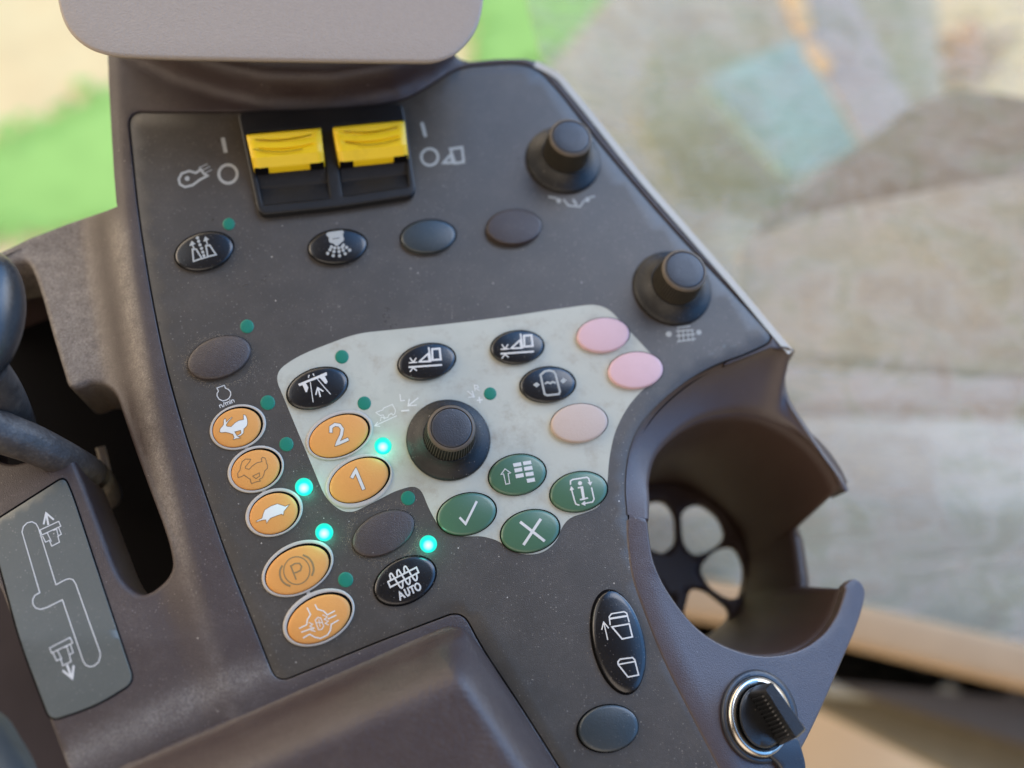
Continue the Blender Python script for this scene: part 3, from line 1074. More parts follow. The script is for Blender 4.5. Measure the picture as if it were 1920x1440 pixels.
ZG = Z(910, 840, 7.2)
b, ink = button(console, (970, 890, 53, 38, 10), M['green'], 'green button with a keypad of white blocks and an arrow', h=2.2)
q = ink(ZG)
for s_ in ([(370, 210), (480, 190), (490, 240), (385, 258)], [(505, 185), (612, 168), (625, 215), (515, 232)], [(388, 280), (492, 262), (502, 312), (400, 332)],
           [(520, 258), (630, 240), (640, 290), (530, 308)], [(405, 358), (512, 338), (522, 388), (415, 410)], [(538, 335), (645, 318), (655, 368), (548, 385)], [(555, 418), (662, 400), (675, 450), (568, 470)]):
    q.f(s_)
q.s([(265, 283), (343, 335), (308, 345), (328, 478), (277, 488), (246, 350), (210, 358)], 1.7, True)
q.done(b, M['ink'])
b, ink = button(console, (1085, 922, 53, 37.5, 11), M['green'], 'green button with a letter i and circling arrows', h=2.2)
q = ink(ZG)
q.dot((1278, 475), 3.9)
q.s([(1255, 537), (1312, 527)], 2.8); q.s([(1302, 530), (1328, 688)], 5.2); q.s([(1284, 697), (1380, 675)], 2.8)
q.s([(1150, 490), (1150, 445), (1180, 425), (1370, 395), (1395, 412), (1408, 460)], 2.6)
q.f([(1378, 465), (1442, 455), (1420, 508)])
q.s([(1435, 540), (1468, 690), (1448, 728), (1345, 748)], 2.6); q.f([(1292, 755), (1345, 713), (1352, 782)])
q.s([(1265, 770), (1222, 758), (1202, 700), (1165, 565)], 2.6); q.f([(1158, 513), (1138, 572), (1200, 562)])
q.done(b, M['ink'])
b, ink = button(console, (875, 964, 54.5, 39.5, 14), M['green'], 'green button with a white check mark', h=2.1)
q = ink(Z(680, 600, 3.13)); q.s([(572, 1162), (604, 1196), (668, 1068)], 4.4); q.done(b, M['ink'])
b, ink = button(console, (994, 996, 54.5, 40, 14), M['green'], 'green button with a white X', h=2.1)
q = ink(ZG); q.s([(480, 1005), (792, 1250)], 5.2); q.s([(742, 968), (522, 1298)], 5.2); q.done(b, M['ink'])

b, ink = button(console, (1161, 1204, 97, 47, 102), M['black'], 'tall black oval rocker with two beaker symbols', h=2.6, dome=1.0, gapw=1.04, gapoff=(-3, 0), edge=0.12)
q = ink(Z(1100, 1100, 6.857))
q.s([(302, 488), (290, 385), (320, 348), (480, 322), (515, 340), (545, 450)], 2.4)
q.s([(300, 412), (525, 375)], 3.6)
q.s([(325, 517), (548, 478), (588, 645), (456, 672)], 2.8, True)
q.s([(270, 680), (220, 458)], 2.0); q.s([(195, 550), (218, 455), (280, 530)], 2.2)
q.s([(402, 965), (430, 932), (590, 912), (618, 940), (668, 1135), (532, 1162), (405, 1000)], 2.6, True)
q.s([(420, 998), (622, 962)], 2.6)
q.done(b, M['ink'])
button(console, (1141, 1366, 56, 44, 10), M['slate'], 'blank slate button at the bottom of the panel', h=2.2, gapoff=(-2, 0))

# ---- indicator lights
for (x, y, r, on) in [(429, 420, 11.5, 0), (463, 612, 13, 0), (502, 755, 14, 0), (537, 833, 13.5, 0), (641, 669, 13, 0), (683, 756, 13, 0), (919, 738, 12, 0), (765, 934, 13.5, 0), (648, 1087, 14.5, 0),
                      (718, 836, 16.5, 1), (570, 913, 17, 1), (608, 998, 17, 1), (803, 1020, 16.5, 1)]:
    bm = bmesh.new()
    zt = 0.00018
    E = (x, y, r, r, 0)
    rr = [[P(a, b_, 0.00002) for a, b_ in ell_pts(E, 1.0, 32)]]
    for s, dz in ((0.97, 0.00010), (0.8, 0.00018), (0.5, 0.00024), (0.2, 0.00026)):
        rr.append([P(a, b_, 0.00006 + dz) for a, b_ in ell_pts(E, s, 32)])
    ring_loft(bm, rr)
    c0 = P(x, y, 0); rw = (P(x + r, y, 0) - P(x - r, y, 0)).length / 2
    uvl = bm.loops.layers.uv.new('UVMap')
    for f in bm.faces:
        for l_ in f.loops:
            p = l_.vert.co
            l_[uvl].uv = (0.5 + (p.x - c0.x) / rw / 2, 0.5 + (p.y - c0.y) / rw / 2)
    o = link('indicator_light', bm, M['led_on'] if on else M['led_off'], console, angle=None,
             label='glowing cyan green indicator light' if on else 'unlit dark green indicator light')
    if on:
        ld = bpy.data.lights.new('indicator_glow', 'POINT')
        ld.energy = 0.0016; ld.color = (0.05, 1.0, 0.72); ld.shadow_soft_size = 0.002
        lo = bpy.data.objects.new('indicator_glow', ld); COL.objects.link(lo)
        lo.parent = o
        lo.location = P(x, y, 0.0045)
        lo.matrix_parent_inverse = Matrix.Identity(4)

# parent inverse for lamps: indicator meshes keep world coordinates
bpy.context.view_layer.update()
for o in bpy.data.objects:
    if o.type == 'LIGHT' and o.parent:
        o.matrix_parent_inverse = o.parent.matrix_world.inverted()


# ---- rotary knobs
def knob(cx, cy, a, label, H=16.5):
    B = P(cx, cy, 0)
    R = (P(cx + a, cy, 0) - P(cx - a, cy, 0)).length / 2
    n = 216

    def lathe(bm, prof, ribs=None, cap=True):
        rings = []
        for k, (r, z) in enumerate(prof):
            row = []
            for i in range(n):
                t = 2 * math.pi * i / n
                rr = r
                if ribs and ribs[k]:
                    rr = r * (1 - ribs[k] * (1 if (i % 4) in (0, 1) else 0))
                row.append(Vector((B.x + rr * math.cos(t), B.y + rr * math.sin(t), z * MM)))
            rings.append(row)
        ring_loft(bm, rings, cap)
    bm = bmesh.new()
    lathe(bm, [(R * 0.99, -0.5), (R, 0.6), (R * 0.985, 1.3), (R * 0.96, 1.7), (R * 0.88, 2.3), (R * 0.79, 3.1), (R * 0.71, 4.1), (R * 0.65, 5.1), (R * 0.62, 5.7), (R * 0.55, 5.8)], None, True)
    k_ = link('rotary_knob', bm, M['knob'], console, angle=40, label=label)
    bm = bmesh.new()
    lathe(bm, [(R * 0.60, 5.4), (R * 0.60, 6.0), (R * 0.545, H - 1.3)], [0.0, 0.05, 0.05], False)
    g_ = link('knob_grip', bm, M['knob_rib'], k_, angle=25)
    bm = bmesh.new()
    for i in range(2, n, 4):
        q4 = []
        for (rr, z) in ((R * 0.603, 6.0), (R * 0.548, H - 1.3)):
            for t in ((i - 0.05) * 2 * math.pi / n, (i + 1.05) * 2 * math.pi / n):
                q4.append(bm.verts.new((B.x + rr * math.cos(t), B.y + rr * math.sin(t), z * MM)))
        bm.faces.new((q4[0], q4[1], q4[3], q4[2]))
    link('rib_edges', bm, M['rib_tip'], g_, smooth=False)
    bm = bmesh.new()
    lathe(bm, [(R * 0.515, H - 1.6), (R * 0.55, H - 1.3), (R * 0.545, H - 0.6), (R * 0.50, H), (R * 0.475, H), (R * 0.465, H - 0.8)], None, False)
    link('knob_ring', bm, M['knob_ring'], k_, angle=50)
    bm = bmesh.new()
    lathe(bm, [(R * 0.466, H - 1.0), (R * 0.462, H - 0.25), (R * 0.45, H - 0.08), (R * 0.43, H), (R * 0.2, H + 0.1), (R * 0.05, H + 0.12)], None, True)
    link('knob_cap', bm, M['knob_cap'], k_, angle=50)


knob(841, 825, 79, 'largest black rotary knob, standing on the cream keypad')
knob(1056, 301, 70, 'black rotary knob farthest up on the grey panel', H=17.5)
knob(1260, 541, 73, 'black rotary knob at the right edge of the grey panel', H=17.5)

# ---- printed symbols on the panel
q = Ink(lambda x, y: 0.00008, Z(300, 180, 3.2))
q.s([(378, 258), (393, 332)], 7.5); q.s(circ((408, 468), 55, n=30), 5.5, True)
q.s([(112, 500), (130, 465), (175, 450), (215, 462), (245, 440), (262, 465), (285, 478), (240, 502), (195, 535), (150, 546), (120, 530)], 4.6, True)
q.dot((163, 495), 4.5)
q.s([(232, 432), (285, 408)], 1.7); q.s([(250, 448), (298, 424)], 1.7); q.s([(268, 464), (310, 442)], 1.7)
q.done(panel, M['ink_dim'], 'printed_symbol', 'worn white fan symbol and off circle, left of the yellow switches')
q = Ink(lambda x, y: 0.00008, Z(300, 180, 3.2))
q.s([(1572, 165), (1592, 238)], 6.5); q.s(circ((1618, 366), 50, n=30), 5.0, True)
q.s([(1700, 402), (1745, 350), (1755, 400)], 5.0, True); q.s([(1742, 318), (1812, 308), (1822, 396), (1770, 404)], 5.0, True)
q.done(panel, M['ink_dim'], 'printed_symbol', 'worn white header symbol and off circle, right of the yellow switches')
q = Ink(lambda x, y: 0.00008, Z(390, 720, 12.0))
q.s([(200, 90), (365, 30), (395, 95), (460, 122), (508, 180), (512, 240), (482, 312), (420, 360), (330, 380), (250, 342), (205, 272), (205, 212), (235, 160)], 1.8, True)
o_ = Vector((278, 535)); r_ = Vector((0.925, -0.38)); u_ = Vector((-0.38, -0.925)) * 1.0
G = {'n': ([[(0, 0), (0, 48)], [(0, 34), (12, 48), (28, 44), (32, 30), (32, 0)]], 46), '/': ([[(0, -8), (26, 66)]], 36),
     'm': ([[(0, 0), (0, 48)], [(0, 34), (12, 48), (26, 42), (27, 0)], [(27, 34), (40, 48), (54, 42), (55, 0)]], 68), 'i': ([[(0, 0), (0, 46)], [(0, 60), (0, 66)]], 16)}
x = 0
for ch in 'n/min':
    st, adv = G[ch]
    for s_ in st:
        q.s([tuple(o_ + r_ * ((x + a) * 1.66) + u_ * (b_ * 1.3)) for a, b_ in s_], 1.5)
    x += adv + 2
q.done(panel, M['ink'], 'printed_symbol', 'engine symbol over the text n/min')
q = Ink(lambda x, y: 0.00008, Z(900, 180, 2.88))
q.s([(372, 545), (412, 552)], 3.4); q.dot((425, 565), 4.6); q.s([(452, 560), (478, 592), (540, 598), (562, 566)], 3.4); q.s([(505, 562), (520, 585)], 4.0); q.dot((580, 560), 4.6); q.s([(592, 548), (618, 542)], 3.0)
q.done(panel, M['ink_dim'], 'printed_symbol', 'small worn scale under the upper knob')
q = Ink(lambda x, y: 0.00008, Z(900, 180, 2.88))
q.dot((1020, 1286), 5.5); q.dot((1182, 1276), 5.0)
for a, b_, c, d in [(1066, 1250, 1132, 1242), (1062, 1270, 1150, 1264), (1062, 1296, 1160, 1286), (1066, 1326, 1162, 1312)]:
    q.s([(a, b_), (c, d)], 2.6)
for xx in (1072, 1096, 1122, 1146):
    q.s([(xx, 1262), (xx + 4, 1322)], 2.0)
q.s([(1005, 1285), (1030, 1284)], 3)
q.done(panel, M['ink_dim'], 'printed_symbol', 'small worn scale under the right knob')
q = Ink(lambda x, y: 0.00008, Z(900, 180, 2.88))
q.s([(1235, 1396), (1262, 1388)], 2.4); q.dot((1318, 1352), 3.4); q.s([(1350, 1354), (1384, 1348)], 2.0)
q.done(panel, M['plate_film'], 'printed_mark')
q = Ink(lambda x, y: 0.00014, Z(700, 700, 8.727))
q.s([(40, 640), (155, 598), (165, 570), (310, 508), (362, 600), (350, 665), (318, 685), (300, 655), (255, 680), (240, 720), (190, 735), (160, 680), (110, 690)], 1.6, True)
q.s([(118, 775), (128, 715), (165, 720), (180, 750)], 1.6); q.s([(378, 695), (25, 858)], 1.9); q.s([(70, 800), (20, 860), (105, 866)], 1.9)
q.s([(435, 345), (448, 452), (512, 442)], 2.0)
q.s([(732, 402), (572, 530)], 2.2); q.s([(588, 425), (568, 532), (702, 520)], 2.2); q.s([(462, 616), (578, 605)], 3.0)
q.s([(1545, 292), (1645, 380)], 2.0); q.s([(1560, 392), (1650, 386), (1618, 290)], 2.0)
q.s([(1665, 285), (1650, 195), (1705, 200), (1718, 235), (1670, 245), (1735, 282)], 1.8)
q.s([(1700, 442), (1780, 432)], 2.6); q.s([(1732, 392), (1745, 480)], 2.6)
q.done(keypad, M['ink_pale'], 'printed_symbol')

# ---- loose dust grains lying on the panel, thickest round the blank buttons and the knob
rd = random.Random(11)
bm = bmesh.new()
okp = np.array(OVER)
cand = []
for _ in range(3600):
    cand.append((rd.uniform(250, 1420), rd.uniform(215, 1430)))
for (cx, cy, a, b_, n_) in ((411, 677, 66, 48, 900), (719, 1003, 68, 52, 900), (759, 1092, 70, 56, 160), (841, 830, 92, 92, 120), (383, 475, 64, 44, 70), (700, 950, 60, 14, 160), (1161, 1210, 60, 105, 80), (620, 1210, 90, 20, 90)):
    for _ in range(n_):
        t = rd.uniform(0, 2 * math.pi); k = abs(rd.gauss(0, 0.12))
        cand.append((cx + a * (0.9 + k) * math.cos(t), cy + b_ * (0.9 + k) * math.sin(t)))
ca = np.array(cand)
kk = inpoly(ca[:, 0], ca[:, 1], offset(OVER, -6))
for x, y in ca[kk].tolist():
    r_ = rd.uniform(0.03, 0.095) * MM * (1.6 if rd.random() < 0.08 else 1)
    c = P(x, y, 0.00015)
    t0 = rd.uniform(0, 6.28)
    bm.faces.new([bm.verts.new(c + Vector((r_ * math.cos(t0 + k * 1.2566) * rd.uniform(0.6, 1.2), r_ * math.sin(t0 + k * 1.2566), 0))) for k in range(5)])
tag(link('dust', bm, M['dustgrain'], panel, smooth=False), kind='stuff')

# ---- yellow locking rocker switches
bm = bmesh.new()
FR = rpoly([(449, 212, 10), (600, 205, 40), (752, 196, 10), (777, 362, 14), (634, 384, 40), (488, 399, 14)], step=6)
op1 = rpoly([(461, 246, 6), (604, 236, 6), (622, 374, 8), (491, 387, 8)], step=6)
op2 = rpoly([(622, 234, 6), (760, 222, 6), (769, 352, 8), (640, 371, 8)], step=6)
zFr = lambda x, y: (5.2 - 1.8 * smooth01((y - 230) / 150)) * MM
lps = surf(bm, FR, [op1, op2], zFr, 8)
skirt(bm, lps[0], roll(0.0008, 4, 0.006))
for l_ in lps[1:]:
    skirt(bm, l_, roll(0.0006, 4, 0.008), outward=False)
sw = link('switch_frame', bm, M['switch'], console, angle=50, label='black double frame of the two yellow rocker switches')
bm = bmesh.new()
surf(bm, offset(FR, -4), [], lambda x, y: -0.0005, 30)
link('frame_floor', bm, M['gap'], sw, smooth=False)


def patch(bm, c, zf, nu=34, nv=44, down=0.0):
    """c = corners TL, TR, BR, BL in pixels"""
    g = []
    for j in range(nv + 1):
        v = j / nv
        row = []
        for i in range(nu + 1):
            u = i / nu
            x = (c[0][0] * (1 - u) + c[1][0] * u) * (1 - v) + (c[3][0] * (1 - u) + c[2][0] * u) * v
            y = (c[0][1] * (1 - u) + c[1][1] * u) * (1 - v) + (c[3][1] * (1 - u) + c[2][1] * u) * v
            row.append(bm.verts.new(P(x, y, zf(u, v) * MM)))
        g.append(row)
    for j in range(nv):
        for i in range(nu):
            bm.faces.new((g[j][i], g[j][i + 1], g[j + 1][i + 1], g[j + 1][i]))
    loop = g[0][:-1] + [r[-1] for r in g[:-1]] + g[-1][:0:-1] + [r[0] for r in g[:0:-1]]
    skirt(bm, loop, [(0.0003, -0.0003), (0.0004, -down)])


def yz(u, v):
    z = interp(v, [0, 0.06, 0.2, 0.45, 0.7, 1.0], [8.6, 10.0, 10.8, 10.9, 10.2, 7.4])
    e = min(u, 1 - u)
    z -= 0.6 * (1 - smooth01(e / 0.06))
    for v0, amp, dep in ((0.14, 0.14, 0.8), (0.40, 0.16, 0.9)):
        if 0.07 < u < 0.93:
            s = 1 - ((u - 0.5) / 0.43) ** 2
            vc = v0 + amp * s * 0.62
            d = (v - vc)
            if 0 <= d < 0.10:
                z -= dep * (1 - d / 0.10) * min(1, s * 3)
            elif -0.02 < d < 0:
                z -= dep * (1 + d / 0.02) * min(1, s * 3)
    return z


for c, cl, lb in ((((463, 253), (600, 241), (607, 303), (477, 315)), ((480, 322), (609, 311), (620, 372), (492, 384)), 'left'),
                  (((625, 239), (757, 227), (764, 290), (637, 303)), ((638, 312), (765, 299), (768, 350), (642, 368)), 'right')):
    bm = bmesh.new()
    patch(bm, cl, lambda u, v: interp(v, [0, 0.06, 0.48, 0.52, 1.0], [3.4, 3.3, 1.6, 1.2, 3.0]), 10, 30, down=0.003)
    rk = link('rocker_switch', bm, M['switch'], console, angle=25, label='black rocker with yellow locking tab, the %s of the pair' % lb)
    bm = bmesh.new()
    patch(bm, c, yz, down=0.0055)
    tab = link('locking_tab', bm, M['yellow'], rk, angle=50)

    def tz(x, y):
        u = (x - c[0][0] - 8) / (c[1][0] - c[0][0]); yt = c[0][1] + (c[1][1] - c[0][1]) * u
        return (yz(max(0, min(1, u)), max(0, min(1, (y - yt) / (c[3][1] - c[0][1])))) + 0.75) * MM
    q = Ink(tz, Z(300, 180, 3.2))
    for ln in (([(575, 262), (700, 266), (820, 252), (905, 234)], [(560, 320), (650, 332), (750, 333), (855, 318)]) if lb == 'left' else
               ([(1105, 212), (1240, 217), (1340, 207), (1425, 188)], [(1115, 276), (1230, 292), (1340, 282), (1440, 256)])):
        q.s(ln, 1.5, curve=True)
    q.done(rk, M['groove_shade'], 'tab_groove_shade')  # dark ribbons paint the shade inside the tab's two grooves
    # dark slots at the lower corners of the tab
    bm = bmesh.new()
    for (u0, u1) in ((0.0, 0.2), (0.8, 1.0)):
        a = Vector(c[3]).lerp(Vector(c[2]), u0); b2 = Vector(c[3]).lerp(Vector(c[2]), u1)
        A_ = P(a.x, a.y, 0.0072) + Vector((0, -0.0006, 0)); B_ = P(b2.x, b2.y, 0.0072) + Vector((0, -0.0006, 0))
        q5 = [A_, B_, B_ + Vector((0, -0.0004, -0.0052)), A_ + Vector((0, -0.0004, -0.0052))]
        vs = [bm.verts.new(p) for p in q5]; vb = [bm.verts.new(p + Vector((0, 0.0005, 0))) for p in q5]
        bm.faces.new(vs)
        for i in range(4):
            bm.faces.new((vs[i], vs[(i + 1) % 4], vb[(i + 1) % 4], vb[i]))
    link('tab_slot', bm, M['gap'], rk, smooth=False)

# ---- ignition switch
IG = 102
bm = bmesh.new()
c0 = (1424, 1344)


def er(cx, cy, a, b_, z):
    return [P(x, y, z * MM + zB(x, y)) for x, y in ell_pts((cx, cy, a, b_, IG), 1.0, 72)]


ring_loft(bm, [er(1424, 1344, 90, 72, 0.2), er(1424, 1344, 88, 69, 1.6), er(1424.5, 1344, 84, 66, 2.2), er(1425, 1345, 79, 61, 2.2), er(1425, 1345, 77, 60, 1.4)], False)
ign = link('ignition_switch', bm, M['collar'], console, angle=60, label='ignition lock in a dark collar at the lower right')
bm = bmesh.new()
ring_loft(bm, [er(1425, 1345, 78, 61, 1.0), er(1425.5, 1345, 77, 60, 3.0), er(1426.5, 1344.5, 73, 56, 4.4), er(1428, 1344, 67, 50, 4.8), er(1429.5, 1343.5, 60, 45, 3.2), er(1429.5, 1343.5, 58, 44, 0.5)], False)
link('chrome_ring', bm, M['chrome'], ign, angle=70)
bm = bmesh.new()
ring_loft(bm, [er(1429, 1343.5, 63, 48, 1.2), er(1429, 1343.5, 30, 22, 1.0)])
link('lock_face', bm, M['gap'], ign, smooth=False)
bm = bmesh.new()
FLAP = rpoly([(1440, 1408, 6), (1478, 1388, 10), (1494, 1386, 8), (1500, 1408, 12), (1508, 1436, 14), (1502, 1475, 10), (1478, 1470, 8), (1466, 1430, 12)], step=4)
lp = surf(bm, FLAP, [], lambda x, y: (4.5 - 2.5 * smooth01((y - 1400) / 60)) * MM + zB(x, y), 6)
skirt(bm, lp[0], roll(0.0012, 4, 0.003))
link('dust_flap', bm, M['collar'], ign, angle=60)

# ---- the key in the lock: a thing of its own
key = tag(empty('ignition_key', P(1430, 1344, -0.008)), 'black plastic key with ribbed grip turned in the chrome ignition lock', 'key')
bm = bmesh.new()
ring_loft(bm, [er(1429, 1345, 59, 42, 2.0), er(1429, 1345, 59, 42, 6.2), er(1429, 1345, 55, 39, 7.2), er(1430, 1345, 30, 22, 8.2)])
link('key_base', bm, M['key'], key, angle=50)
bm = bmesh.new()
ZT = 24 * MM + zB(1450, 1340); ZK = 6.0 * MM + zB(1450, 1340)
topq = [(1447, 1278), (1433, 1291), (1494, 1384), (1512, 1368)]
botq = [(1418, 1284), (1397, 1302), (1461, 1400), (1484, 1382)]
t_in = rpoly([(x, y, 4) for x, y in topq], step=3)
b_in = rpoly([(x, y, 4) for x, y in botq], step=3)
n_ = 80


def resamp(poly, n):
    p = [Vector(a) for a in poly]; p.append(p[0])
    L_ = [0]
    for i in range(1, len(p)): L_.append(L_[-1] + (p[i] - p[i - 1]).length)
    return [(float(np.interp(t, L_, [a.x for a in p])), float(np.interp(t, L_, [a.y for a in p]))) for t in np.linspace(0, L_[-1], n, endpoint=False)]


def start_at(poly, c):
    i = min(range(len(poly)), key=lambda k: (poly[k][0] - c[0]) ** 2 + (poly[k][1] - c[1]) ** 2)
    return poly[i:] + poly[:i]


tr_ = resamp(start_at(t_in, topq[0]), n_); br_ = resamp(start_at(b_in, botq[0]), n_)
rings = [[P(x, y, ZK) for x, y in br_], [P(x, y, ZT - 0.0008) for x, y in tr_]]
tcx = sum(p[0] for p in tr_) / n_; tcy = sum(p[1] for p in tr_) / n_
rings.append([P(tcx + (x - tcx) * 0.94, tcy + (y - tcy) * 0.96, ZT) for x, y in tr_])
ring_loft(bm, rings)
grip = link('key_grip', bm, M['key'], key, angle=40)
bm = bmesh.new()
TL = Vector((1433, 1291)); TR = Vector((1494, 1384)); BL = Vector((1397, 1302)); BR = Vector((1461, 1400))
for k in range(11):
    u = 0.12 + 0.76 * k / 10
    pts = []
    for (v0, du) in ((0.15, -0.014), (0.15, 0.014), (0.80, 0.014), (0.80, -0.014)):
        uu = u + du
        a = BL.lerp(BR, uu); b_ = TL.lerp(TR, uu)
        za = ZK + (ZT - ZK) * v0
        p = P(*BL.lerp(BR, uu), ZK).lerp(P(*TL.lerp(TR, uu), ZT - 0.0008), v0)
        pts.append(p)
    nrm = (pts[1] - pts[0]).cross(pts[3] - pts[0]).normalized()
    if nrm.dot(CAM - pts[0]) < 0: nrm = -nrm
    ins = [p + nrm * 0.0006 + (sum(pts, Vector()) / 4 - p) * 0.12 for p in pts]
    va = [bm.verts.new(p - nrm * 0.0003) for p in pts]; vb = [bm.verts.new(p) for p in ins]
    bm.faces.new(vb)
    for i in range(4):
        bm.faces.new((va[i], va[(i + 1) % 4], vb[(i + 1) % 4], vb[i]))
link('grip_ribs', bm, M['key'], grip, smooth=False)

# ================================================================== ARMREST, PAD, LEVER
ARM = rpoly([(60, 1500, 10), (150, 1478, 60), (300, 1400, 80), (480, 1322, 80), (640, 1254, 60), (780, 1196, 40), (858, 1166, 34), (902, 1212, 50), (980, 1335, 60), (1050, 1450, 60), (1100, 1540, 10), (60, 1560, 10)], step=9)
ARMp = np.array(ARM)


def armd(x, y):
    a = ARMp; b = np.roll(ARMp, -1, 0)
    ab = b - a
    t = np.clip(((x - a[:, 0]) * ab[:, 0] + (y - a[:, 1]) * ab[:, 1]) / ((ab ** 2).sum(1) + 1e-9), 0, 1)
    dx = a[:, 0] + ab[:, 0] * t - x; dy = a[:, 1] + ab[:, 1] * t - y
    keep = ~((a[:, 1] > 1475) & (b[:, 1] > 1475))
    return float(np.sqrt((dx ** 2 + dy ** 2)[keep].min()))


def zArm(x, y):
    def f(p, q, w_, ft):
        a = Vector(p); b = Vector(q); n_ = (b - a).normalized()
        d = (x - a.x) * -n_.y + (y - a.y) * n_.x
        d = max(0.0, d)
        return math.sin(math.pi / 2 * min(1.0, d / w_)) ** 0.85 * (0.2 + 0.8 * smooth01(d / ft))
    z = 27 * f((60, 1513), (850, 1166), 125, 34) * f((878, 1166), (1092, 1490), 82, 20)
    return (0.3 + z) * MM


exa = []
for k in (4, 8, 12, 17, 22, 27, 33, 40, 48, 57, 68, 80, 94):
    oo = offset(ARM, -k)
    exa += [(x + 0.13, y + 0.07) for x, y in oo[::1] if y < 1530]
exa = np.array(exa)
kk = inpoly(exa[:, 0], exa[:, 1], offset(ARM, -2))
exa = [tuple(p) for p in exa[kk].tolist()]
bm = bmesh.new()
lp = surf(bm, ARM, [], zArm, 16, exa)
skirt(bm, lp[0], [(0.0, -0.002)])
o = link('armrest', bm, M['armrest'], None, angle=70)
tag(o, 'brown vinyl armrest pad with a rounded corner below the orange buttons', 'armrest')

PAD = rpoly([(118, -70, 20), (110, -10, 30), (130, 55, 50), (185, 96, 50), (300, 102, 60), (500, 106, 80), (700, 109, 60), (835, 110, 40), (886, 62, 50), (903, 0, 40), (900, -80, 20), (500, -110, 30)], step=9)
bm = bmesh.new()
lp = surf(bm, PAD, [], lambda x, y: 0.038, 30)
skirt(bm, lp[0], roll(0.0012, 5) + [(-0.002, -0.006), (-0.02, -0.011)])
o = link('display_pad', bm, M['pad'], None, angle=60)
tag(o, 'taupe grained rounded pad overhanging the top end of the console', 'pad')


def tube(bm, pts, n=28):
    """pts (x, y, z_mm, r_mm) tube along points given by pixel and height"""
    c = cr(pts, sub=5)
    W = [P(a[0], a[1], a[2] * MM) for a in c]
    prev = None
    for i, p in enumerate(W):
        d = (W[min(i + 1, len(W) - 1)] - W[max(i - 1, 0)]).normalized()
        u = d.cross(Vector((0, 0, 1)))
        u = u.normalized() if u.length > 0.05 else Vector((1, 0, 0))
        v = d.cross(u)
        r = c[i][3] * MM
        cur = [bm.verts.new(p + (u * math.cos(2 * math.pi * k / n) + v * math.sin(2 * math.pi * k / n)) * r) for k in range(n)]
        if prev:
            for k in range(n):
                bm.faces.new((prev[k], prev[(k + 1) % n], cur[(k + 1) % n], cur[k]))
        else:
            bm.faces.new(cur)
        prev = cur
    bm.faces.new(prev)


lever = tag(empty('gear_lever', P(150, 900, -0.06)), 'dark lever with blue grey ball knob leaning out of the console slot at the left', 'gear lever')
bm = bmesh.new()
tube(bm, [(-150, 690, 22, 8), (-90, 745, 16, 8), (-20, 800, 6, 7.5), (60, 832, -6, 7), (130, 866, -20, 6.5), (175, 893, -40, 6.2), (200, 930, -70, 6.2)])
link('shaft', bm, M['boot'], lever, angle=60)
bm = bmesh.new()
bmesh.ops.create_uvsphere(bm, u_segments=40, v_segments=28, radius=1.0)
kc = P(-32, 598, 0.034)
for v in bm.verts:
    v.co = Vector((v.co.x * 0.0122, v.co.y * 0.0240, v.co.z * 0.0125))
    v.co = kc + v.co
link('knob', bm, M['lever'], lever, angle=None)
bm = bmesh.new()
tube(bm, [(-30, 690, 28, 7), (-8, 730, 10, 8), (8, 765, -8, 8.5), (20, 800, -30, 9)])
link('collar', bm, M['boot'], lever, angle=60)
bm = bmesh.new()
tube(bm, [(188, 838, -52, 1.9), (196, 870, -54, 1.9), (206, 918, -56, 1.9)])
o = link('guide_rod', bm, M['pad'], console, angle=60)

# ================================================================== SURROUNDINGS (far out of focus)
M['sand'] = mat('soil', (242, 214, 160), 0.9, 0.2, var=0.35, vscale=3.0)
M['grass'] = mat('grass', (160, 206, 112), 0.9, 0.2, var=0.3, vscale=5)
M['grey_dust'] = mat('dusty_plastic', (112, 106, 99), 0.75, 0.3, var=0.8, vscale=260, dust=0.6, dustcol=(164, 162, 158), bump=1.0, bscale=420, stain=0.4, stcol=(98, 90, 80))
M['grey_band'] = mat('dusty_band', (150, 149, 146), 0.7, 0.35, var=0.5, vscale=160, dust=0.5, dustcol=(165, 164, 163), bump=0.8, bscale=500, stain=0.35, stcol=(104, 98, 90))
M['pale'] = mat('pale_dusty_floor', (192, 186, 172), 0.75, 0.3, var=0.22, vscale=14, dust=0.4, dustcol=(200, 194, 182))
M['greygreen'] = mat('shade_grey_green', (142, 138, 124), 0.75, 0.3, var=0.25, vscale=14)
M['twig'] = mat('dry_stalk', (190, 164, 138), 0.9, 0.2)
M['hose'] = mat('pale_hose', (188, 186, 184), 0.7, 0.3, var=0.2)
M['tan'] = mat('tan_trim', (172, 144, 110), 0.6, 0.3, var=0.15)
M['dark_trim'] = mat('dark_trim', (78, 68, 56), 0.6, 0.3)
M['olive'] = mat('olive_panel', (158, 156, 124), 0.8, 0.2, var=0.4, vscale=26)
M['teal'] = mat('teal_panel', (150, 176, 162), 0.7, 0.3, var=0.3, vscale=22)
M['post'] = mat('grey_post', (168, 158, 146), 0.6, 0.3, var=0.25, vscale=20)
M['amber'] = mat('amber_block', (232, 190, 128), 0.6, 0.3)
M['beige'] = mat('beige_mat', (182, 174, 148), 0.8, 0.2, var=0.5, vscale=10)
M['olive_dark'] = mat('olive_trim', (120, 108, 82), 0.7, 0.3, var=0.3, vscale=30)
M['peach'] = mat('peach_floor', (217, 187, 150), 0.8, 0.2, var=0.12, vscale=8)
M['blue'] = mat('blue_cushion', (92, 104, 114), 0.8, 0.2, var=0.25, vscale=40)
M['seat'] = mat('seat_brown', (58, 50, 52), 0.6, 0.3, var=0.3, vscale=20)


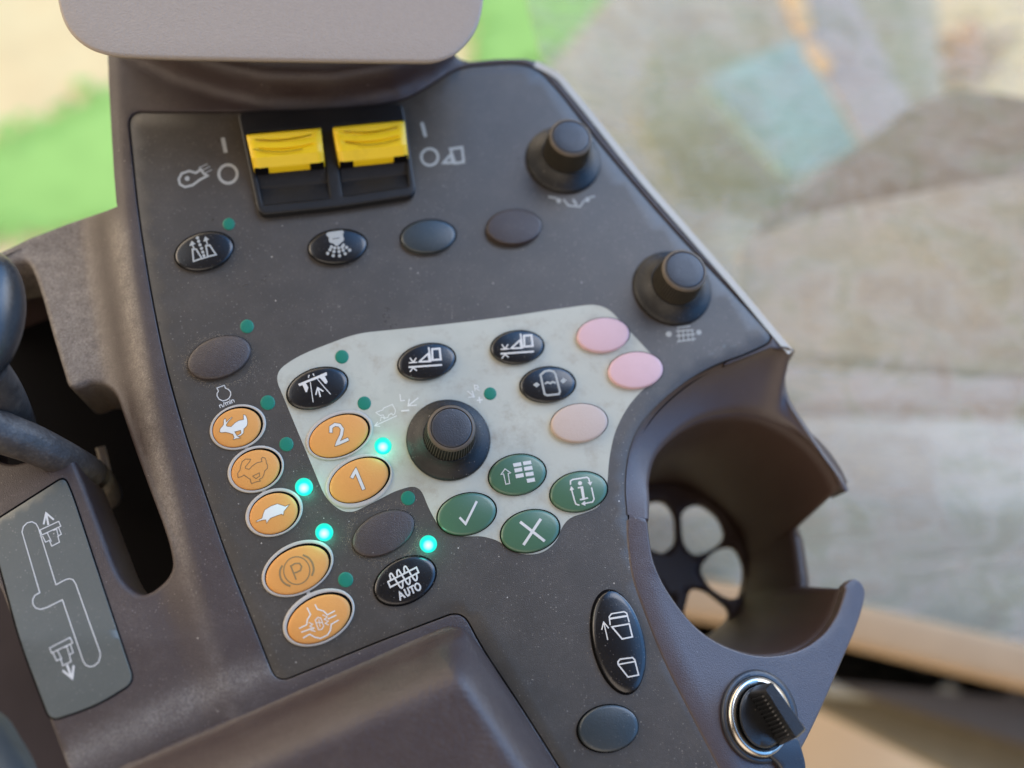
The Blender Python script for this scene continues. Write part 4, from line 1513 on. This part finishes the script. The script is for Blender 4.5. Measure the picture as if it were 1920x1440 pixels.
def sheet(name, m, z, label=None, pts=None, kind=None, cat=None):
    bm = bmesh.new()
    vs = [bm.verts.new(p) for p in pts]
    bm.faces.new(vs)
    o = link(name, bm, m, None, smooth=False)
    tag(o, label, cat, kind=kind)
    return o


def slab(name, m, px, th, label, cat, rnd=0.004, parent=None, step=30, uneven=0.0, mats=None):
    """thick body whose top outline is given by (pixel, pixel, height m); height varies linearly"""
    A = np.array([[a, b, 1] for a, b, c in px]); Zv = np.array([c for a, b, c in px])
    k, *_ = np.linalg.lstsq(A, Zv, rcond=None)
    f = lambda x, y: float(k[0] * x + k[1] * y + k[2])
    poly = rpoly([(a, b) for a, b, c in px], r=22, step=step * 0.6)
    bm = bmesh.new()
    lp = surf(bm, poly, [], f, step)
    low_ = skirt(bm, lp[0], roll(rnd, 4, th))
    bm.faces.new(low_)
    o = link(name, bm, m, parent, angle=60)
    if parent is None:
        tag(o, label, cat)
    elif label:
        o['label'] = label
    return o


G0 = -1.6
sheet('ground', M['sand'], G0, pts=[Vector((-30, -30, G0)), Vector((30, -30, G0)), Vector((30, 30, G0)), Vector((-30, 30, G0))], kind='structure',
      label='bare sandy ground far below the cab', cat='ground')


def groundpatch(name, m, px, z, kind, label, cat):
    rg = random.Random(len(label))
    bm = bmesh.new()
    edge = rpoly(px, r=60, step=40)
    bm.faces.new([bm.verts.new(P(x, y, z)) for x, y in edge])
    for x, y in rpoly(px, r=60, step=9):              # ragged tufts along the border
        for k in range(2):
            cx = x + rg.gauss(0, 18); cy = y + rg.gauss(0, 14); rr = rg.uniform(4, 14)
            bm.faces.new([bm.verts.new(P(cx + rr * math.cos(a) * rg.uniform(0.6, 1.3), cy + rr * math.sin(a) * rg.uniform(0.4, 1.0), z + 0.004 + 0.0005 * k)) for a in [j * 0.8976 for j in range(7)]])
    o = link(name, bm, m, None, smooth=False)
    tag(o, label, cat, kind=kind)


groundpatch('grass', M['grass'], [(-200, 330), (60, 240), (260, 140), (420, 200), (420, 420), (100, 420), (-200, 480)], G0 + 0.01, 'stuff', 'bright green grass strip beyond the left side of the console', 'grass')
groundpatch('grass', M['grass'], [(820, -60), (900, 20), (880, 160), (1010, 150), (1060, 80), (1170, 80), (1160, -60)], G0 + 0.01, 'stuff', 'bright green grass patch beyond the top edge of the panel', 'grass')

# right side: floor and door step seen past the console
slab('floor_mat', M['beige'], [(1190, -60, -0.95), (1750, -60, -0.95), (1800, 700, -0.95), (1000, 700, -0.95), (900, 300, -0.95), (1020, 140, -0.95)], 0.02, 'mottled beige floor mat behind the upper right edge of the panel', 'mat', step=60)
slab('storage_box', M['olive'], [(1185, 200, -0.80), (1240, 60, -0.80), (1400, 90, -0.80), (1500, 330, -0.80), (1460, 400, -0.80), (1270, 360, -0.80)], 0.015, 'olive green blurred box right of the upper knob', 'box', step=40)
slab('storage_crate', M['teal'], [(1320, 150, -0.70), (1500, 70, -0.70), (1640, 250, -0.70), (1480, 330, -0.70)], 0.015, 'teal blurred crate between the olive box and the grey post', 'crate', step=40)
slab('side_panel', M['olive'], [(1560, -60, -0.85), (1690, -60, -0.85), (1750, 200, -0.85), (1640, 200, -0.85)], 0.005, 'olive blurred side panel just right of the grey post', 'panel', step=40)
post = slab('support_post', M['post'], [(1440, -60, -0.55), (1570, -60, -0.55), (1740, 270, -0.55), (1640, 300, -0.55)], 0.003, 'grey slanting post with pale amber blocks near the top right', 'post', step=40)
slab('amber_block', M['amber'], [(1468, -30, -0.54), (1500, -40, -0.54), (1528, 56, -0.54), (1506, 66, -0.54)], 0.006, None, None, parent=post, rnd=0.002, step=20)
slab('amber_block', M['amber'], [(1508, 84, -0.54), (1532, 76, -0.54), (1566, 122, -0.54), (1548, 134, -0.54)], 0.006, None, None, parent=post, rnd=0.002, step=20)
zc = lambda x: -0.32 + 0.14 * (x - 1380) / 540.0
slab('dust_cover', M['grey_dust'], [(x, y, zc(x)) for x, y in [(1400, 470), (1460, 395), (1540, 335), (1640, 262), (1720, 200), (1800, 170), (1880, 178), (2080, 215), (2080, 450), (1600, 500)]], 0.002,
     'grey brown grainy dust covered mass at the right edge of the picture', 'cover', step=26, rnd=0.004)
slab('dash_cover', M['grey_band'], [(x, y, zc(x) + 0.03) for x, y in [(1400, 462), (1500, 420), (1640, 385), (1800, 355), (2080, 312), (2080, 690), (1750, 680), (1470, 664), (1400, 640)]], 0.004,
     'broad rounded grey band below the grainy mass at the right', 'cover', step=26, rnd=0.006)
slab('ledge_strip', M['post'], [(1380, 640, -0.42), (2050, 660, -0.36), (2050, 760, -0.36), (1380, 750, -0.42)], 0.03, 'pale strip between the dusty cover and the pale floor plate', 'strip', step=40)
slab('floor_plate', M['pale'], [(1060, 720, -0.5), (1500, 720, -0.5), (2100, 745, -0.5), (2100, 1330, -0.5), (1060, 1230, -0.5)], 0.03, 'pale dusty floor plate right of the cup holder', 'floor plate', step=50)
slab('plate_shade', M['greygreen'], [(1060, 975, -0.48), (1500, 960, -0.48), (2100, 980, -0.48), (2100, 1330, -0.48), (1060, 1230, -0.48)], 0.015, 'grey green painted shade on the lower floor plate, above the tan sill bar', 'panel', step=50, rnd=0.012)  # darker slab: the plate's falling light is put into its colour
slab('door_sill', M['tan'], [(1150, 1075, -0.44), (1560, 1138, -0.44), (2100, 1262, -0.44), (2100, 1312, -0.44), (1560, 1180, -0.44), (1150, 1112, -0.44)], 0.006, 'thin tan ledge running behind the ignition lock', 'sill', rnd=0.010, step=26)
slab('door_seal', M['dark_trim'], [(1150, 1104, -0.48), (1560, 1166, -0.48), (2100, 1292, -0.48), (2100, 1450, -0.48), (1560, 1276, -0.48), (1150, 1200, -0.48)], 0.01, 'dark brown shadowed strip below the tan ledge', 'seal', step=30)
slab('sill_trim', M['olive_dark'], [(1380, 1210, -0.52), (2100, 1390, -0.52), (2100, 1600, -0.52), (1800, 1450, -0.52), (1560, 1330, -0.52), (1380, 1262, -0.52)], 0.01, 'olive brown trim strip below the dark strip', 'trim', step=30)
slab('step_floor', M['peach'], [(1200, 1220, -0.7), (1500, 1225, -0.7), (2000, 1500, -0.7), (2000, 1700, -0.7), (1200, 1700, -0.7)], 0.01, 'peach coloured step floor at the lower right corner', 'step', step=60)
# dusty glass of the cab door between the console and the machine parts outside
def glass_mat():
    m = bpy.data.materials.new('dusty_glass'); m.use_nodes = True
    t = m.node_tree; n = t.nodes.new; l = t.links.new
    t.nodes.clear()
    o = n('ShaderNodeOutputMaterial'); mx = n('ShaderNodeMixShader'); tr = n('ShaderNodeBsdfTransparent'); di = n('ShaderNodeBsdfDiffuse')
    co = n('ShaderNodeTexCoord').outputs['Object']
    mp = n('ShaderNodeMapping'); mp.inputs['Rotation'].default_value = (0, 0, math.radians(-38)); mp.inputs['Scale'].default_value = (0.45, 1.6, 1.0)
    l(co, mp.inputs['Vector'])
    a = n('ShaderNodeTexNoise'); a.inputs['Scale'].default_value = 30; a.inputs['Detail'].default_value = 10; a.inputs['Roughness'].default_value = 0.78; a.inputs['Distortion'].default_value = 1.2
    b = n('ShaderNodeTexNoise'); b.inputs['Scale'].default_value = 30; b.inputs['Detail'].default_value = 7; b.inputs['Roughness'].default_value = 0.75; b.inputs['Distortion'].default_value = 0.8
    l(mp.outputs[0], a.inputs['Vector']); l(co, b.inputs['Vector'])
    r_ = n('ShaderNodeMapRange'); r_.inputs[1].default_value = 0.36; r_.inputs[2].default_value = 0.70; r_.inputs[3].default_value = 0.03; r_.inputs[4].default_value = 0.46
    l(a.outputs['Fac'], r_.inputs[0])
    cr_ = n('ShaderNodeValToRGB'); l(b.outputs['Fac'], cr_.inputs[0])
    e = cr_.color_ramp.elements
    e[0].position = 0.32; e[0].color = (*lin((152, 142, 120)), 1)
    e[1].position = 0.72; e[1].color = (*lin((202, 186, 158)), 1)
    x = e.new(0.44); x.color = (*lin((164, 168, 144)), 1)
    x = e.new(0.52); x.color = (*lin((196, 190, 180)), 1)
    x = e.new(0.60); x.color = (*lin((170, 157, 140)), 1)
    l(cr_.outputs[0], di.inputs[0]); l(r_.outputs[0], mx.inputs[0]); l(tr.outputs[0], mx.inputs[1]); l(di.outputs[0], mx.inputs[2]); l(mx.outputs[0], o.inputs[0])
    return m


slab('window_glass', glass_mat(), [(960, -120, -0.112), (2100, -120, -0.112), (2100, 1250, -0.112), (1560, 1120, -0.112), (1150, 1060, -0.112), (1120, 500, -0.112)], 0.002, 'dusty streaked window glass beside the right side of the console', 'window glass', step=60, rnd=0.001)
# dry weeds on the sand at the upper right
weed = tag(empty('dry_weed', P(1780, 120, G0)), 'brown dry weed stalks lying on the bare sand at the upper right', 'weed')
for pts in ([(1735, 165), (1790, 115), (1850, 85), (1905, 60)], [(1790, 115), (1830, 130), (1872, 112)], [(1760, 70), (1800, 88), (1835, 92)], [(1820, 40), (1835, 92), (1800, 150)]):
    bm = bmesh.new(); tube(bm, [(x, y, -1575, 22 - 3 * i) for i, (x, y) in enumerate(pts)], n=8)
    link('stalk', bm, M['twig'], weed)
# left lower corner
slab('seat_base', M['seat'], [(-200, 980, -0.16), (0, 1030, -0.16), (230, 1560, -0.16), (-200, 1560, -0.16)], 0.03, 'dark brown seat base below the console at the lower left', 'seat base', step=40, rnd=0.01)
slab('cushion', M['blue'], [(-120, 1345, -0.10), (-40, 1360, -0.10), (14, 1450, -0.10), (34, 1560, -0.10), (-120, 1560, -0.10)], 0.01, 'blue grey cushion in the lower left corner', 'cushion', step=30, rnd=0.006)
